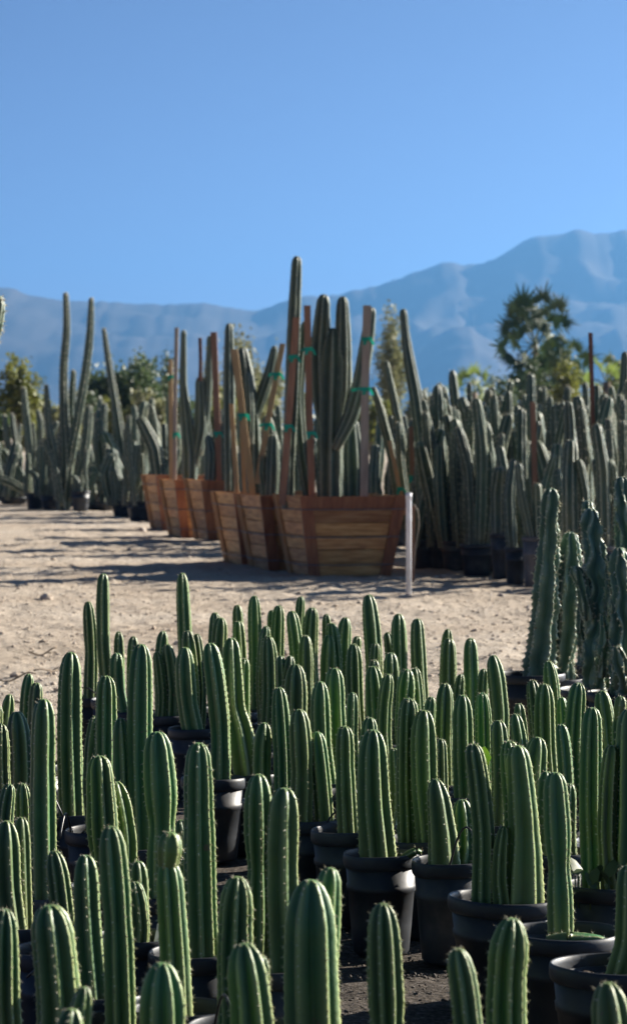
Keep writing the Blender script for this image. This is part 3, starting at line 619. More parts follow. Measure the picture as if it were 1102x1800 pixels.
for i, row_ in enumerate(POTS):
    X, Y, D, rows, opts, label = row_
    t = build_potted(X, Y, D, rows, opts, label, i)
    if i % 3 == 1: drip(t, D, random.uniform(0, 6.28), random.uniform(.05, .16), random.uniform(.12, .22))
    if i % 9 == 4:
        a = random.uniform(3.6, 5.6); V, F = box(0, 0, .03, .022, .0015, .09); o = obj('plant_tag', V, F, M['white_tag'], t, (math.cos(a) * D * .36, math.sin(a) * D * .36, .29), smooth=False); o.rotation_euler = (random.uniform(-.3, .3), random.uniform(-.5, .5), random.uniform(0, 3))
    if 'fallen piece' in label:
        add_stem(t, 'cactus', [(-.045, -.10, .305, .018), (.0, -.11, .312, .024), (.08, -.105, .308, .02), (.115, -.10, .302, .014)], name='fallen_piece', seed=900, N=5, row=.01, dome=1.5)
    if 'stout smooth' in label and label.startswith('stout'):
        add_stem(t, 'cactus', [(.05, -.06, .27, .014), (.075, -.07, .315, .016), (.105, -.075, .335, .013), (.125, -.075, .33, .009)], name='side_shoot', seed=901, N=4, row=.01)
    if 'leafy weeds' in label:
        for k in range(11):
            a = random.uniform(0, 6.28); h = random.uniform(.03, .13); x0 = -.06 + random.uniform(-.06, .06); y0 = -.1 + random.uniform(-.03, .05)
            V, F = leaf = (np.array([(0, 0, 0), (.022, .004, .02), (.015, 0, .05), (0, 0, .062), (-.015, 0, .05), (-.022, .004, .02), (0, .006, .03)]), [(0, 1, 6), (1, 2, 6), (2, 3, 6), (3, 4, 6), (4, 5, 6), (5, 0, 6)])
            o = obj('weed_leaf', V, F, M['leaf_dark'], t, (x0, y0, .27 + h * .7)); o.rotation_euler = (random.uniform(.3, 1.5), 0, a)
            Vs, Fs = tube([(x0, y0, .26), (x0, y0, .27 + h * .7)], .002, 4); obj('weed_stalk', Vs, Fs, M['leaf_dark'], t)
# the single bright leaf catching the sun between stems
p = at(848, 1345, 10.75)
wd = thing('weed', (p[0], p[1], 0), 'single bright yellow green weed leaf lit by the sun between the cacti', 'weed')
V, F = tube([(0, 0, .0), (0, .01, p[2] * .5), (-.01, 0, p[2])], .003, 5); obj('stalk', V, F, M['leaf_dark'], wd)
LV = np.array([(0, 0, 0), (.03, .008, .02), (.036, .004, .05), (.018, 0, .075), (.0, -.006, .092), (-.022, 0, .078), (-.04, .004, .055), (-.032, .008, .022), (0, .012, .045)])
o = obj('leaf', LV * (1, 1, 1), [(i, (i + 1) % 8, 8) for i in range(8)], M['leaf_bright'], wd, (-.008, 0, p[2] - .02)); o.rotation_euler = (.15, .1, .35)

# ---------------------------------------------------------------- twisted cacti at the right
def px_ctrl(pts, Y, origin, dy=0.):
    out = []
    for k, q in enumerate(pts):
        yy = Y + (q[3] if len(q) > 3 else 0); p_ = at(q[0], q[1], yy)
        out.append((p_[0] - origin[0], p_[1] - origin[1], p_[2] - origin[2], q[2] / 2 * yy / FPX))
    return out
TW = [  # pot px, depth, pot D, H, label, stems
 (916, 15.9, .38, .37, 'tall twisted cactus with wavy ribs, leftmost of the knobbly group at right', [[(948, 1205, 62), (950, 1160, 60), (958, 1080, 50), (962, 1000, 46), (964, 930, 38), (968, 858, 30)]]),
 (984, 16.0, .34, .34, 'broad ribbed cactus hanging over its narrow foot, second in the knobbly group', [[(978, 1205, 36), (986, 1165, 42), (994, 1115, 56), (996, 1050, 58), (1000, 990, 46), (1002, 935, 26)], [(992, 1215, 34), (998, 1190, 26), (998, 1160, 16)]]),
 (1044, 15.3, .40, .34, 'lumpy blue green cactus with tangled folded ribs in the middle of the knobbly group', [[(1050, 1225, 52), (1046, 1170, 54), (1052, 1100, 52), (1048, 1030, 60), (1040, 960, 46), (1036, 893, 34)], [(1052, 1120, 30, .06), (1070, 1040, 36, .06), (1068, 985, 34, .06)], [(1035, 1090, 24, -.05), (1022, 1030, 28, -.05), (1010, 995, 26, -.05)], [(1046, 980, 24, .12), (1034, 920, 26, .12), (1030, 880, 22, .12)], [(1060, 1190, 26, -.1), (1066, 1130, 30, -.12), (1060, 1080, 20, -.12)], [(1030, 1150, 22, .1), (1022, 1100, 26, .1), (1028, 1050, 20, .1)]]),
 (1092, 15.1, .38, .34, 'lumpy blue green cactus at the right edge, tallest of the knobbly group', [[(1096, 1225, 50), (1090, 1150, 46), (1092, 1060, 44), (1090, 985, 42), (1088, 962, 30)], [(1100, 1100, 40, .2), (1098, 960, 40, .2), (1094, 880, 36, .2), (1091, 838, 24, .2)], [(1098, 1210, 36, -.1), (1088, 1160, 34, -.1), (1082, 1135, 22, -.1)], [(1074, 1190, 26, .1), (1072, 1110, 28, .1), (1076, 1020, 24, .1), (1070, 975, 16, .1)]]),
 (1018, 16.9, .32, .34, 'shaded thin cactus behind the gap in the knobbly group', [[(1034, 1190, 28), (1026, 1130, 26), (1022, 1070, 22), (1024, 1000, 18)]]),
]
for k, (pxx, Y, D, H, lab, stems) in enumerate(TW):
    org = (np.mean([s_[0][0] for s_ in stems[:1]]) - 551) / FPX * Y if k else (at(930, 1190, Y)[0])
    t = thing('twisted_cactus', (org, Y, 0), lab, 'cactus', 'knobbly twisted cacti at right')
    add_pot(t, D, H, key='pot', rz=k)
    for j, s_ in enumerate(stems):
        c = px_ctrl(s_, Y, (org, Y, 0))
        lim = D / 2 - .07
        if j == 0: c[0] = (max(-lim, min(lim, c[0][0])), 0, H - .09, c[0][3])
        add_stem(t, 'cactus_twist', c, seed=500 + k * 9 + j, N=6, spr=10, dep=.40 if k < 2 else .48, row=.011, sp=3, wob=.04 if k < 2 else .06, lump=.16 if k < 2 else .28, sharp=2.0, wavy=.07 if k < 2 else .2, twist=(.5, .2, 1.6, -1.5, 1)[k], notch=.08, foot=.12, cush=.004, spl=.022, nsp=5, dome=1.3)
    if k in (0, 2): drip(t, D, 2.0 + k, .07, .16)

# ---------------------------------------------------------------- wooden boxes
def planter(cx, cy, yaw, a, b, H, label, seed):
    """tapered plank box: half widths a (top) and b (foot), wires round it"""
    t = thing('wooden_planter', (cx, cy, float(ground_z(np.array([cx]), np.array([cy]))[0]) - .012), label, 'planter', 'wooden planter boxes', yaw)
    r_ = random.Random(seed); w = lambda z: b + (a - b) * z / H
    NP = 6; zs = [0.015 + (H - .015) * k / NP for k in range(NP + 1)]
    for side in range(4):
        ang = side * math.pi / 2; ca, sa = math.cos(ang), math.sin(ang)
        rot = lambda x, y_, z: (x * ca - y_ * sa, x * sa + y_ * ca, z)
        for k in range(NP):
            z0, z1 = zs[k] + .004, zs[k + 1] - .004; off = r_.uniform(-.004, .004)
            o0 = w(z0) - .02 + off; o1 = w(z1) - .02 + off; e0 = w(z0) - (.022 if side % 2 else .05); e1 = w(z1) - (.022 if side % 2 else .05)
            th = .026
            Vb = [rot(-e0, -o0, z0), rot(e0, -o0, z0), rot(e0, -o0 + th, z0), rot(-e0, -o0 + th, z0)]
            Vt = [rot(-e1, -o1, z1), rot(e1, -o1, z1), rot(e1, -o1 + th, z1), rot(-e1, -o1 + th, z1)]
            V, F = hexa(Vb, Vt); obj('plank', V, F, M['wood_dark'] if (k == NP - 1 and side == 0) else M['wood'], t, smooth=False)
        for sgn in (-1, 1):                       # upright battens over the plank ends
            bw = .11 if side % 2 == 0 else .08
            def q(z, inset): return (sgn * (w(z) - inset))
            z0, z1 = -.005, H + .006
            if side % 2 == 0: ins0, ins1 = -.024, bw
            else: ins0, ins1 = .0, bw
            x0a, x0b, x1a, x1b = q(z0, ins0), q(z0, ins1), q(z1, ins0), q(z1, ins1)
            o0, o1 = w(z0) - .017, w(z1) - .017; th = .028
            lo, hi = (min(x0a, x0b), max(x0a, x0b)); lo1, hi1 = (min(x1a, x1b), max(x1a, x1b))
            Vb = [rot(lo, -o0 - th, z0), rot(hi, -o0 - th, z0), rot(hi, -o0, z0), rot(lo, -o0, z0)]
            Vt = [rot(lo1, -o1 - th, z1), rot(hi1, -o1 - th, z1), rot(hi1, -o1, z1), rot(lo1, -o1, z1)]
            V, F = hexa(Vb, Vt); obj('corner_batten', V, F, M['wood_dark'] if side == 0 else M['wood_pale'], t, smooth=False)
    for fz in (.16, .5, .84):
        z = H * fz; e = w(z) + .022
        pts = [(-e, -e, z), (0, -e - .002, z - .006), (e, -e, z), (e + .002, 0, z - .006), (e, e, z), (0, e, z), (-e, e, z), (-e - .002, 0, z - .008), (-e, -e, z)]
        V, F = join([tube([pts[k], pts[k + 1]], .0055, 6) for k in range(8)]); obj('wire_band', V, F, M['wire'], t)
    e = w(H * .9) - .03
    g = np.linspace(-e, e, 9); SV = [(x, y_, H * .9 + .03 * math.sin(x * 9 + seed) * math.cos(y_ * 7)) for y_ in g for x in g]
    obj('soil', SV, [(j * 9 + i, j * 9 + i + 1, (j + 1) * 9 + i + 1, (j + 1) * 9 + i) for j in range(8) for i in range(8)], M['soil'], t)
    return t
YAW = R(15.5)
BOXES = [(.29, 34.35, .60, .455, .92, 'large redwood box nearest the camera with grey stake and many armed cactus'),
         (-.18, 35.75, .60, .455, .90, 'middle box of the near three, reddish front face half hidden'),
         (-.52, 37.05, .60, .455, .90, 'narrowest showing box of the near three, left behind its neighbours'),
         (-1.22, 45.0, .58, .44, .90, 'right hand box of the three farther redwood boxes'),
         (-1.70, 46.9, .58, .44, .90, 'middle box of the three farther redwood boxes'),
         (-2.18, 50.6, .58, .44, .93, 'left hand box of the three farther redwood boxes')]
for k, (x, y_, a, b, H, lab) in enumerate(BOXES): planter(x, y_, YAW, a, b, H, lab, k + 40)

def stake(p0, p1, w, m, label, tapes=(), group='wooden stakes'):
    p0 = np.array(p0); p1 = np.array(p1); d = p1 - p0
    t = thing('wooden_stake', p0, label, 'stake', group)
    u = np.array((w / 2, 0, 0)); v = np.array((0, w / 2, 0))
    bend = np.array((random.uniform(-.012, .012), 0, 0))
    lv = [(0, 0.), (.5, .5), (1, 1.)]
    rings = [[q + d * f + (bend if f == .5 else 0) for q in (-u - v, u - v, u + v, -u + v)] for f, _ in lv]
    V = np.array([q for r_ in rings for q in r_])
    F = [(3, 2, 1, 0), (8, 9, 10, 11)] + [(i * 4 + k, i * 4 + (k + 1) % 4, (i + 1) * 4 + (k + 1) % 4, (i + 1) * 4 + k) for i in range(2) for k in range(4)]
    obj('shaft', V, F, M[m], t, smooth=False)
    for f, sx, sy in tapes:                       # green ribbon knotted round the stake and the stem beside it
        c = d * f; e = w * .62; hh = .022
        loop = [(-e, -e, 0), (e, -e, .004), (e, e, 0), (-e, e, .004)]
        V = [c + np.array(q) + (0, 0, s_ * hh) for q in loop for s_ in (-1, 1)]
        F = [(2 * k, 2 * ((k + 1) % 4), 2 * ((k + 1) % 4) + 1, 2 * k + 1) for k in range(4)]
        n = len(V)
        for off in (-.004, .008):
            L = [c + np.array((sx * q, sy * q - e + off, .01 * math.sin(q * 5))) for q in np.linspace(0, 1, 5)]
            for k, q in enumerate(L): V += [q + (0, 0, -hh * .8), q + (0, 0, hh * .8)]
            F += [(n + 2 * k, n + 2 * k + 2, n + 2 * k + 3, n + 2 * k + 1) for k in range(4)]; n = len(V)
        for a in (-.5, .6):                       # loose ends
            L = [c + np.array((math.sin(a) * q + .02, -e - .01 - .03 * q, -.4 * abs(q) + .03 * math.sin(q * 40))) for q in np.linspace(0, .10, 4)]
            for q in L: V += [q + (-.016, 0, .006), q + (.016, 0, -.006)]
            F += [(n + 2 * k, n + 2 * k + 2, n + 2 * k + 3, n + 2 * k + 1) for k in range(3)]; n = len(V)
        obj('tie_tape', V, F, M['tape'], t, smooth=False)
def pstake(x0, y0, x1, y1, Y, wpx, m, label, tapes=()):
    stake(at(x0, y0, Y), at(x1, y1, Y), wpx * Y / FPX, m, label, tapes)
pstake(496, 888, 521, 558, 34.0, 12, 'stake_red', 'reddish stake leaning against the tallest column in the big box', [(.79, -.06, .06), (.42, .03, .06)])
pstake(549, 888, 540, 537, 34.05, 12, 'stake_red', 'upright reddish stake left of the many armed cactus', [(.78, -.08, .1), (.36, .07, .06)])
pstake(640, 888, 645, 537, 33.95, 14, 'stake_grey', 'thick grey stake at the right of the big box', [(.83, .05, .06), (.58, -.16, .12)])
pstake(452, 850, 497, 604, 35.6, 10, 'stake_tan', 'tan stake leaning right between the near boxes', [(.78, -.1, .08), (.42, -.1, .08)])
pstake(447, 890, 412, 614, 36.0, 12, 'stake_tan', 'orange tan stake leaning left above the middle box', [(.58, .08, .06)])
pstake(418, 890, 407, 710, 36.4, 8, 'stake_tan', 'short thin yellow stake at the left of the near boxes')
pstake(431, 890, 424, 690, 36.9, 7, 'stake_tan', 'thin tan stake just right of the short yellow one')
pstake(388, 870, 376, 584, 44.6, 11, 'stake_red', 'brown stake with sunlit right side in the right hand far box', [(.38, .05, .06)])
pstake(307, 855, 311, 576, 46.6, 7, 'stake_grey', 'tall thin grey stake over the far boxes', [(.33, .07, .06)])
pstake(302, 850, 300, 632, 48.0, 7, 'stake_tan', 'tan stake with a green tie left of the thin grey one', [(.86, .05, .06)])
pstake(352, 670, 352, 594, 46.4, 6, 'rust', 'short dark stake tip behind the far box cacti')
pstake(941, 950, 936, 706, 33.2, 9, 'stake_red', 'orange brown stake before the right field, left of the thin rusty rod')
pstake(1045, 900, 1037, 585, 34.5, 7, 'rust', 'thin tall rusty rod rising above the right field')
pstake(712, 905, 684, 775, 36.4, 7, 'stake_tan', 'tan stake leaning left among the cacti just right of the big box', [(.35, .04, .05)])
pstake(1033, 900, 1030, 780, 36.5, 8, 'stake_tan', 'short tan stake left of the thin rusty rod')
pstake(728, 985, 722, 750, 36.2, 8, 'stake_red', 'weathered brown stake right behind the white post', [(.62, .08, .05)])
pstake(1048, 905, 1052, 765, 34.9, 6, 'stake_tan', 'short orange stake right of the thin rusty rod')

# white post in front of the boxes, its wooden batten and hose
pb = at(718, 1048, gdist(1048)); pt = at(717, 868, pb[1])
t = thing('metal_post', (pb[0], pb[1], -.02), 'white metal post standing in sand right of the big box', 'post')
V, F = tube([(0, 0, 0), (0, 0, pt[2] - .02), (0, 0, pt[2] + .02)], .027, 14); obj('pipe', V, F, M['white_metal'], t)
V, F = tube([(0, 0, pt[2] - .03), (0, 0, pt[2] + .028)], .031, 14); obj('cap', V, F, M['white_metal'], t)
hs_ = [at(x, y_, 31.5) for x, y_ in ((727, 1000), (730, 960), (737, 920), (734, 895), (726, 885))]
V, F = tube(path([(*q, 1) for q in hs_], 30)[:, :3], .0045, 6); tag(obj('hose', V, F, M['stake_grey']), 'thin grey hose curving up beside the white post', 'hose')
pstake(725, 1022, 726, 890, 31.6, 6, 'stake_red', 'narrow brown batten standing close behind the white post')

# ---------------------------------------------------------------- box cacti
def box_cactus(Y, label, stems, skin='cactus_blue', base=None, seed=0, group='cacti in the wooden boxes', name='columnar_cactus', **kw):
    b = base or stems[0][1][0]
    p_ = at(b[0], b[1], Y); t = thing(name, p_, label, 'cactus', group)
    for j, (nm, pts) in enumerate(stems):
        args = dict(N=7, spr=8, dep=.32, row=.03, sp=2, wob=.04, cush=.003, spl=.02, nsp=3, foot=.15, dome=1.6, notch=.02); args.update(kw)
        add_stem(t, skin, px_ctrl(pts, Y, p_), name=nm, seed=seed * 13 + j + 700, **args)
    return t
box_cactus(34.4, 'tallest single column rising from the big redwood box', [('trunk', [(506, 895, 22), (508, 800, 24), (513, 680, 25), (517, 560, 24), (522, 450, 19)])], seed=1)
box_cactus(34.4, 'many armed blue green cactus in the middle of the big redwood box', [
    ('trunk', [(580, 895, 46), (580, 800, 46), (581, 720, 50), (583, 650, 52), (584, 600, 40), (585, 576, 22)]),
    ('arm', [(574, 770, 20), (564, 700, 34), (562, 620, 38), (569, 517, 22)]),
    ('arm', [(590, 750, 22), (600, 690, 36), (602, 610, 32), (602, 521, 20)]),
    ('arm', [(588, 790, 20, -.1), (616, 735, 28, -.12), (633, 676, 29, -.12), (645, 600, 26, -.1), (654, 540, 16, -.1)]),
    ('arm', [(600, 740, 20, .1), (606, 680, 28, .12), (608, 620, 18, .12)])], seed=2)
box_cactus(34.6, 'slender curved column left of the many armed cactus', [('trunk', [(546, 895, 20), (530, 790, 22), (523, 710, 23), (527, 640, 22), (537, 565, 15)])], seed=3)
box_cactus(34.9, 'short thick dark column at the right of the big redwood box', [('trunk', [(622, 895, 34), (620, 800, 36), (618, 735, 24)])], seed=4)
box_cactus(35.6, 'low green column behind the left end of the big redwood box', [('trunk', [(476, 895, 22), (479, 820, 26), (480, 762, 18)]), ('arm', [(468, 890, 14), (460, 830, 16), (462, 795, 12)])], seed=5)
box_cactus(37.0, 'two armed dark cactus over the near left boxes', [
    ('trunk', [(447, 895, 26), (446, 800, 28), (441, 720, 30), (432, 655, 28), (426, 610, 17)]),
    ('arm', [(446, 740, 16), (462, 690, 22), (474, 655, 20), (483, 608, 13)]), ('arm', [(440, 780, 14, -.15), (440, 720, 16, -.15), (436, 655, 13, -.15)])], seed=6)
box_cactus(37.6, 'straight column left of the orange tan stake', [('trunk', [(405, 895, 18), (403, 740, 21), (403, 640, 21), (403, 568, 14)])], seed=7)
box_cactus(47.0, 'forked cactus with a long thin left arm in the far boxes', [
    ('trunk', [(334, 862, 26), (334, 800, 28), (328, 735, 22), (322, 680, 14), (323, 580, 10)]),
    ('arm', [(342, 820, 16), (354, 750, 26), (352, 662, 18)]), ('arm', [(350, 800, 14), (364, 720, 15), (367, 660, 14), (369, 590, 11)])], seed=8)
box_cactus(44.6, 'low dark cactus beside the brown stake in the right hand far box', [('trunk', [(398, 872, 18), (397, 800, 20), (396, 740, 16)]), ('arm', [(368, 872, 20), (372, 800, 22), (366, 765, 14)])], seed=9)
# ---------------------------------------------------------------- crowded fields of columnar cacti behind
FV = []
for k in range(14):
    r_ = random.Random(k + 60); h = 1.0; r = r_.uniform(.036, .078)
    ln = r_.uniform(-.16, .16); cv = r_.uniform(-.07, .07)
    ctrl = [(0, 0, 0, r * .9), (ln * .15 + cv * .6, 0, .3, r * 1.05), (ln * .5 + cv, 0, .65, r * 1.05), (ln, r_.uniform(-.05, .05), h, r * .8)]
    FV.append(stem_meshes('stem', 'cactus_grey' if k % 3 else 'cactus_blue', ctrl, N=r_.choice([6, 7, 8]), spr=6, dep=.34, row=.03, sp=2, wob=.06, lump=.12 if k % 2 else 0, cush=.0035, spl=.03, nsp=3, foot=.2, dome=1.3, seed=300 + k))
def clump(X, Y, label, stems, D=.36, H=.36, key='pot', group='crowded columnar cacti in the back fields', seed=0, name='field_cactus'):
    """stems: (dx, dy, height, thickness factor, lean x, variant)"""
    t = thing(name, (X, Y, 0), label, 'cactus', group)
    add_pot(t, D, H, key, rz=seed)
    for k, (dx, dy, hh, th, lx, v) in enumerate(stems):
        a, b = FV[v % len(FV)]; L = hh - H + .08
        s = link('stem', a, t, (dx, dy, H - .08)); s.scale = (th, th, L); s.rotation_euler = (random.uniform(-.03, .03), lx, random.uniform(0, 6.28) if abs(lx) < .02 else 0)
        b2 = link('spines', b, s); tag(b2, kind='stuff')
    return t
def rclump(px, Y, label, tip, n, seed, spread=.13, group='crowded columnar cacti in the right hand field', th=1.0, D=.36, H=.36, key='pot', lean=.05):
    r_ = random.Random(seed); st_ = []
    for k in range(n):
        dy_ = at(px, tip + (0 if k == 0 else abs(r_.gauss(0, 60)) + 12), Y)[2]
        a = 2 * math.pi * k / max(n, 1) + r_.random()
        rr = spread * (0 if n == 1 else 1)
        st_.append((rr * math.cos(a), rr * math.sin(a), max(dy_, .75), th * r_.uniform(.85, 1.25), r_.gauss(0, lean), r_.randrange(99)))
    return clump(at(px, 800, Y)[0], Y, label, st_, D, H, key, group, seed)
RF = 'crowded columnar cacti in the right hand field'
# front row of the right field: (px, depth, tip rows..)
rclump(745, 36.6, 'grey green cactus in a black pot just right of the white post', 700, 4, 1, lean=.09)
rclump(772, 36.0, 'cluster in the widest black pot between the white post and the low square pot', 742, 5, 2, D=.42, H=.44)
rclump(800, 35.4, 'thin clustered cactus in the dark pot left of the low square pot', 735, 4, 3)
clump(at(838, 800, 34.3)[0], 34.3, 'knobbly fused columns in the low wide pot of the front row', [(.03, 0, 2.02, 1.35, -.04, 1), (-.07, .02, 1.7, 1.2, -.05, 3), (.1, .03, 1.75, 1.2, .05, 5), (.0, .1, 1.9, 1.2, .0, 7)], .40, .36, 'pot', RF, 4)
clump(at(882, 800, 33.2)[0], 33.2, 'short stems in a tall black pot of the front row', [(-.04, 0, 1.25, 1.1, 0, 2), (.05, .03, 1.48, 1.1, 0, 4), (.0, .06, 1.62, 1.1, .02, 6)], .27, .52, 'pot', RF, 5)
clump(at(906, 800, 32.3)[0], 32.3, 'single straight ribbed column in a black pot of the front row', [(-.03, 0, 1.34, 1.25, -.02, 0)], .25, .40, 'pot', RF, 6)
clump(at(938, 800, 31.6)[0], 31.6, 'thin bent cactus in a tall grey pot beside the orange brown stake', [(-.02, 0, 1.32, .8, -.05, 9), (.05, .02, 1.1, .8, .05, 10)], .25, .54, 'pot_grey', RF, 7)
clump(at(965, 800, 31.9)[0], 31.9, 'spiny grey stems right behind the leftmost knobbly cactus', [(-.03, 0, 1.4, 1.0, .04, 11), (.06, .02, 1.25, 1.0, .0, 12)], .27, .42, 'pot', RF, 8)
clump(at(1010, 800, 31.2)[0], 31.2, 'dark stems in a black pot behind the middle of the knobbly group', [(-.03, 0, 1.55, 1.1, .0, 2), (.06, .02, 1.35, 1.0, .04, 3)], .30, .42, 'pot', RF, 9)
clump(at(1066, 800, 31.0)[0], 31.0, 'tall column in a grey pot showing between the knobbly cacti at right', [(-.02, 0, 1.72, 1.2, .0, 4), (.06, .04, 1.35, 1.0, .04, 5)], .30, .46, 'pot_grey', RF, 10)
POSW = ['beside the white post', 'left of the small palm', 'under the small palm', 'between small and tall palm', 'under the tall palm', 'right of the tall palm', 'left of the rusty rod', 'right of the rusty rod', 'at the right edge']
POSX = [748, 784, 822, 862, 905, 952, 1000, 1050, 1096]
ROWW = ['second row', 'third row', 'fourth row', 'back row']
for rI, Yb in enumerate((35.6, 38.4, 41.6, 45.5)):
    for k, pxx in enumerate(POSX):
        r_ = random.Random(rI * 50 + k + 900)
        tip = (706, 700, 692, 690)[rI] + r_.uniform(-14, 22) - (28 if k >= 7 else 0) - (14 if k == 0 else 0) - (r_.uniform(18, 40) if r_.random() < .25 else 0)
        Yk = Yb - max(0, (pxx - 850)) * .011 + r_.uniform(-.5, .5)
        rclump(pxx + r_.uniform(-11, 11) + (rI % 2) * 17, Yk, f'columnar clump in the {ROWW[rI]} of the right field, {POSW[k]}', tip, 5, rI * 50 + k + 100, spread=.24, th=1.15, D=.5, lean=.07)
# taller ones that stick out
GT = 'tall leaning columns right of the big box'
box_cactus(37.3, 'tall dark column leaning left above the right field', [('trunk', [(748, 905, 22), (742, 790, 24), (731, 700, 25), (716, 620, 20), (712, 585, 14), (708, 543, 14)])], seed=20, group=GT, skin='cactus_blue')
box_cactus(36.8, 'slim column leaning left between the grey stake and the white post', [('trunk', [(724, 905, 16), (708, 790, 17), (693, 710, 16), (678, 634, 9)])], seed=21, group=GT, skin='cactus_grey')
box_cactus(36.9, 'low slanting column just right of the big box', [('trunk', [(705, 905, 18), (690, 810, 18), (668, 720, 16), (655, 680, 10)])], seed=22, group=GT, skin='cactus_grey')
box_cactus(37.9, 'short upright column behind the slanting ones right of the big box', [('trunk', [(690, 905, 16), (690, 800, 18), (688, 730, 13)])], seed=23, group=GT, skin='cactus_grey')
box_cactus(39.0, 'tall column cut by the right edge above the field', [('trunk', [(1090, 905, 20), (1092, 780, 22), (1096, 690, 20), (1098, 618, 14)])], seed=24, group=GT, skin='cactus_blue')
box_cactus(33.5, 'single thick upright column in the right field, left of the rusty rod', [('trunk', [(1000, 980, 20), (1002, 860, 22), (1000, 740, 20), (998, 705, 14)])], seed=25, group=GT, skin='cactus_blue')
# seen between the stakes behind the boxes
for k, pxx in enumerate((452, 480, 512, 548, 600, 632, 660, 690)):
    w_ = ['behind the tan leaning stake', 'left of the tallest column', 'under the tallest column', 'left of the many armed cactus', 'just behind the many armed cactus', 'left of the grey stake', 'right of the grey stake', 'left of the white post'][k]
    rclump(pxx, 41 + (k % 3) * 1.6, f'pale ribbed cactus clump glimpsed behind the big box, {w_}', 712 + (k * 37 % 30), 5, 300 + k, group='cacti glimpsed behind the boxes', spread=.2, th=1.15, D=.44)
for k, pxx in enumerate((250, 285, 318, 350, 385, 420)):
    w_ = ['left of the thin grey stake', 'under the tan tied stake', 'under the thin grey stake', 'behind the forked cactus', 'behind the brown stake', 'behind the orange tan stake'][k]
    rclump(pxx, 55 + (k % 2) * 3, f'pale ribbed cactus clump behind the far boxes, {w_}', 712 + (k * 29 % 26), 6, 340 + k, group='cacti glimpsed behind the boxes', spread=.32, th=1.5, D=.6)
# left field
LG = 'cacti in the left background'
for k, (pxx, Yk, tip) in enumerate(((172, 66, 708), (192, 71, 702), (214, 64, 712), (236, 68, 700), (228, 58, 765), (262, 60, 755), (160, 80, 700), (278, 74, 695))):
    w_ = ['right beside the tall two pronged cactus', 'behind the single leaning spike', 'right of the leaning spike', 'under the round bush', 'short ones left of the far boxes', 'short ones just above the left far box', 'far behind the two pronged cactus', 'left of the tied tan stake'][k]
    rclump(pxx, Yk, f'mass of pale ribbed cactus stems at left, {w_}', tip, 7, 380 + k, group=LG, spread=.36, th=1.7, D=.8, H=.3)
box_cactus(62, 'tall two pronged cactus standing on sand at left', [
    ('trunk', [(112, 903, 24), (114, 860, 28), (118, 810, 26), (113, 740, 18), (112, 640, 15), (119, 580, 14), (116, 514, 10)]),
    ('arm', [(116, 870, 16), (124, 800, 20), (138, 730, 16), (152, 650, 16), (160, 580, 14), (161, 523, 9)]),
    ('arm', [(120, 830, 12, .3), (126, 740, 14, .3), (128, 690, 14, .3), (130, 650, 9, .3)]),
    ('arm', [(128, 880, 14, -.1), (146, 820, 18, -.1), (154, 760, 18, -.1), (158, 712, 12, -.1)]),
    ('arm', [(104, 880, 14, -.1), (96, 800, 18, -.1), (86, 750, 16, -.1), (82, 676, 8, -.1)]),
    ('arm', [(110, 890, 12, -.2), (100, 830, 14, -.2), (84, 790, 12, -.2), (78, 770, 8, -.2)])], seed=30, group=LG, skin='cactus_blue', row=.05, spl=.04, cush=.01)
box_cactus(64, 'single leaning spike right of the two pronged cactus', [('trunk', [(222, 875, 22), (216, 800, 22), (205, 720, 17), (192, 640, 13), (183, 577, 8)])], seed=31, group=LG, skin='cactus_blue', row=.05, spl=.04, cush=.01)
box_cactus(66, 'pair of dark upright stems left of the two pronged cactus', [('trunk', [(54, 870, 14), (52, 790, 15), (46, 730, 14), (42, 680, 9)]), ('arm', [(60, 860, 10), (72, 800, 14), (72, 740, 13), (66, 720, 9)])], seed=32, group=LG, skin='cactus_grey', row=.05, spl=.04, cush=.01)
box_cactus(70, 'spread of slanting stems at the left edge', [('trunk', [(30, 880, 12), (20, 820, 14), (12, 760, 12), (8, 728, 8)]), ('arm', [(40, 870, 12), (34, 810, 13), (24, 750, 12), (22, 726, 8)]), ('arm', [(36, 876, 10), (12, 850, 14), (-16, 830, 12)]), ('arm', [(52, 872, 10), (30, 840, 14), (6, 818, 10)])], seed=33, group=LG, skin='cactus_grey', row=.05, spl=.04, cush=.01)
box_cactus(64, 'pale log like stem lying on the sand at the left edge', [('trunk', [(48, 866, 15), (20, 848, 16), (-14, 836, 14)])], seed=34, group=LG, skin='cactus_grey', row=.05, spl=.04, cush=.01)
box_cactus(63, 'slanting low stem right of the two pronged cactus foot', [('trunk', [(192, 868, 13), (176, 842, 15), (160, 818, 11)]), ('arm', [(200, 868, 10), (196, 820, 13), (186, 780, 10)])], seed=35, group=LG, skin='cactus_grey', row=.05, spl=.04, cush=.01)
rclump(62, 63.5, 'short potted cactus left of the two pronged one, in a black pot', 775, 4, 420, group=LG, spread=.18, th=1.2, D=.42, H=.34)
rclump(142, 61.5, 'short potted cactus at the right foot of the two pronged one', 790, 3, 421, group=LG, spread=.14, th=1.1, D=.40, H=.42)
rclump(92, 63, 'dark potted cactus just left of the two pronged one', 760, 4, 422, group=LG, spread=.2, th=1.2, D=.5, H=.3)
rclump(8, 76, 'cactus mass in the far left corner of the yard', 745, 6, 423, group=LG, spread=.4, th=1.6, D=.8, H=.3)
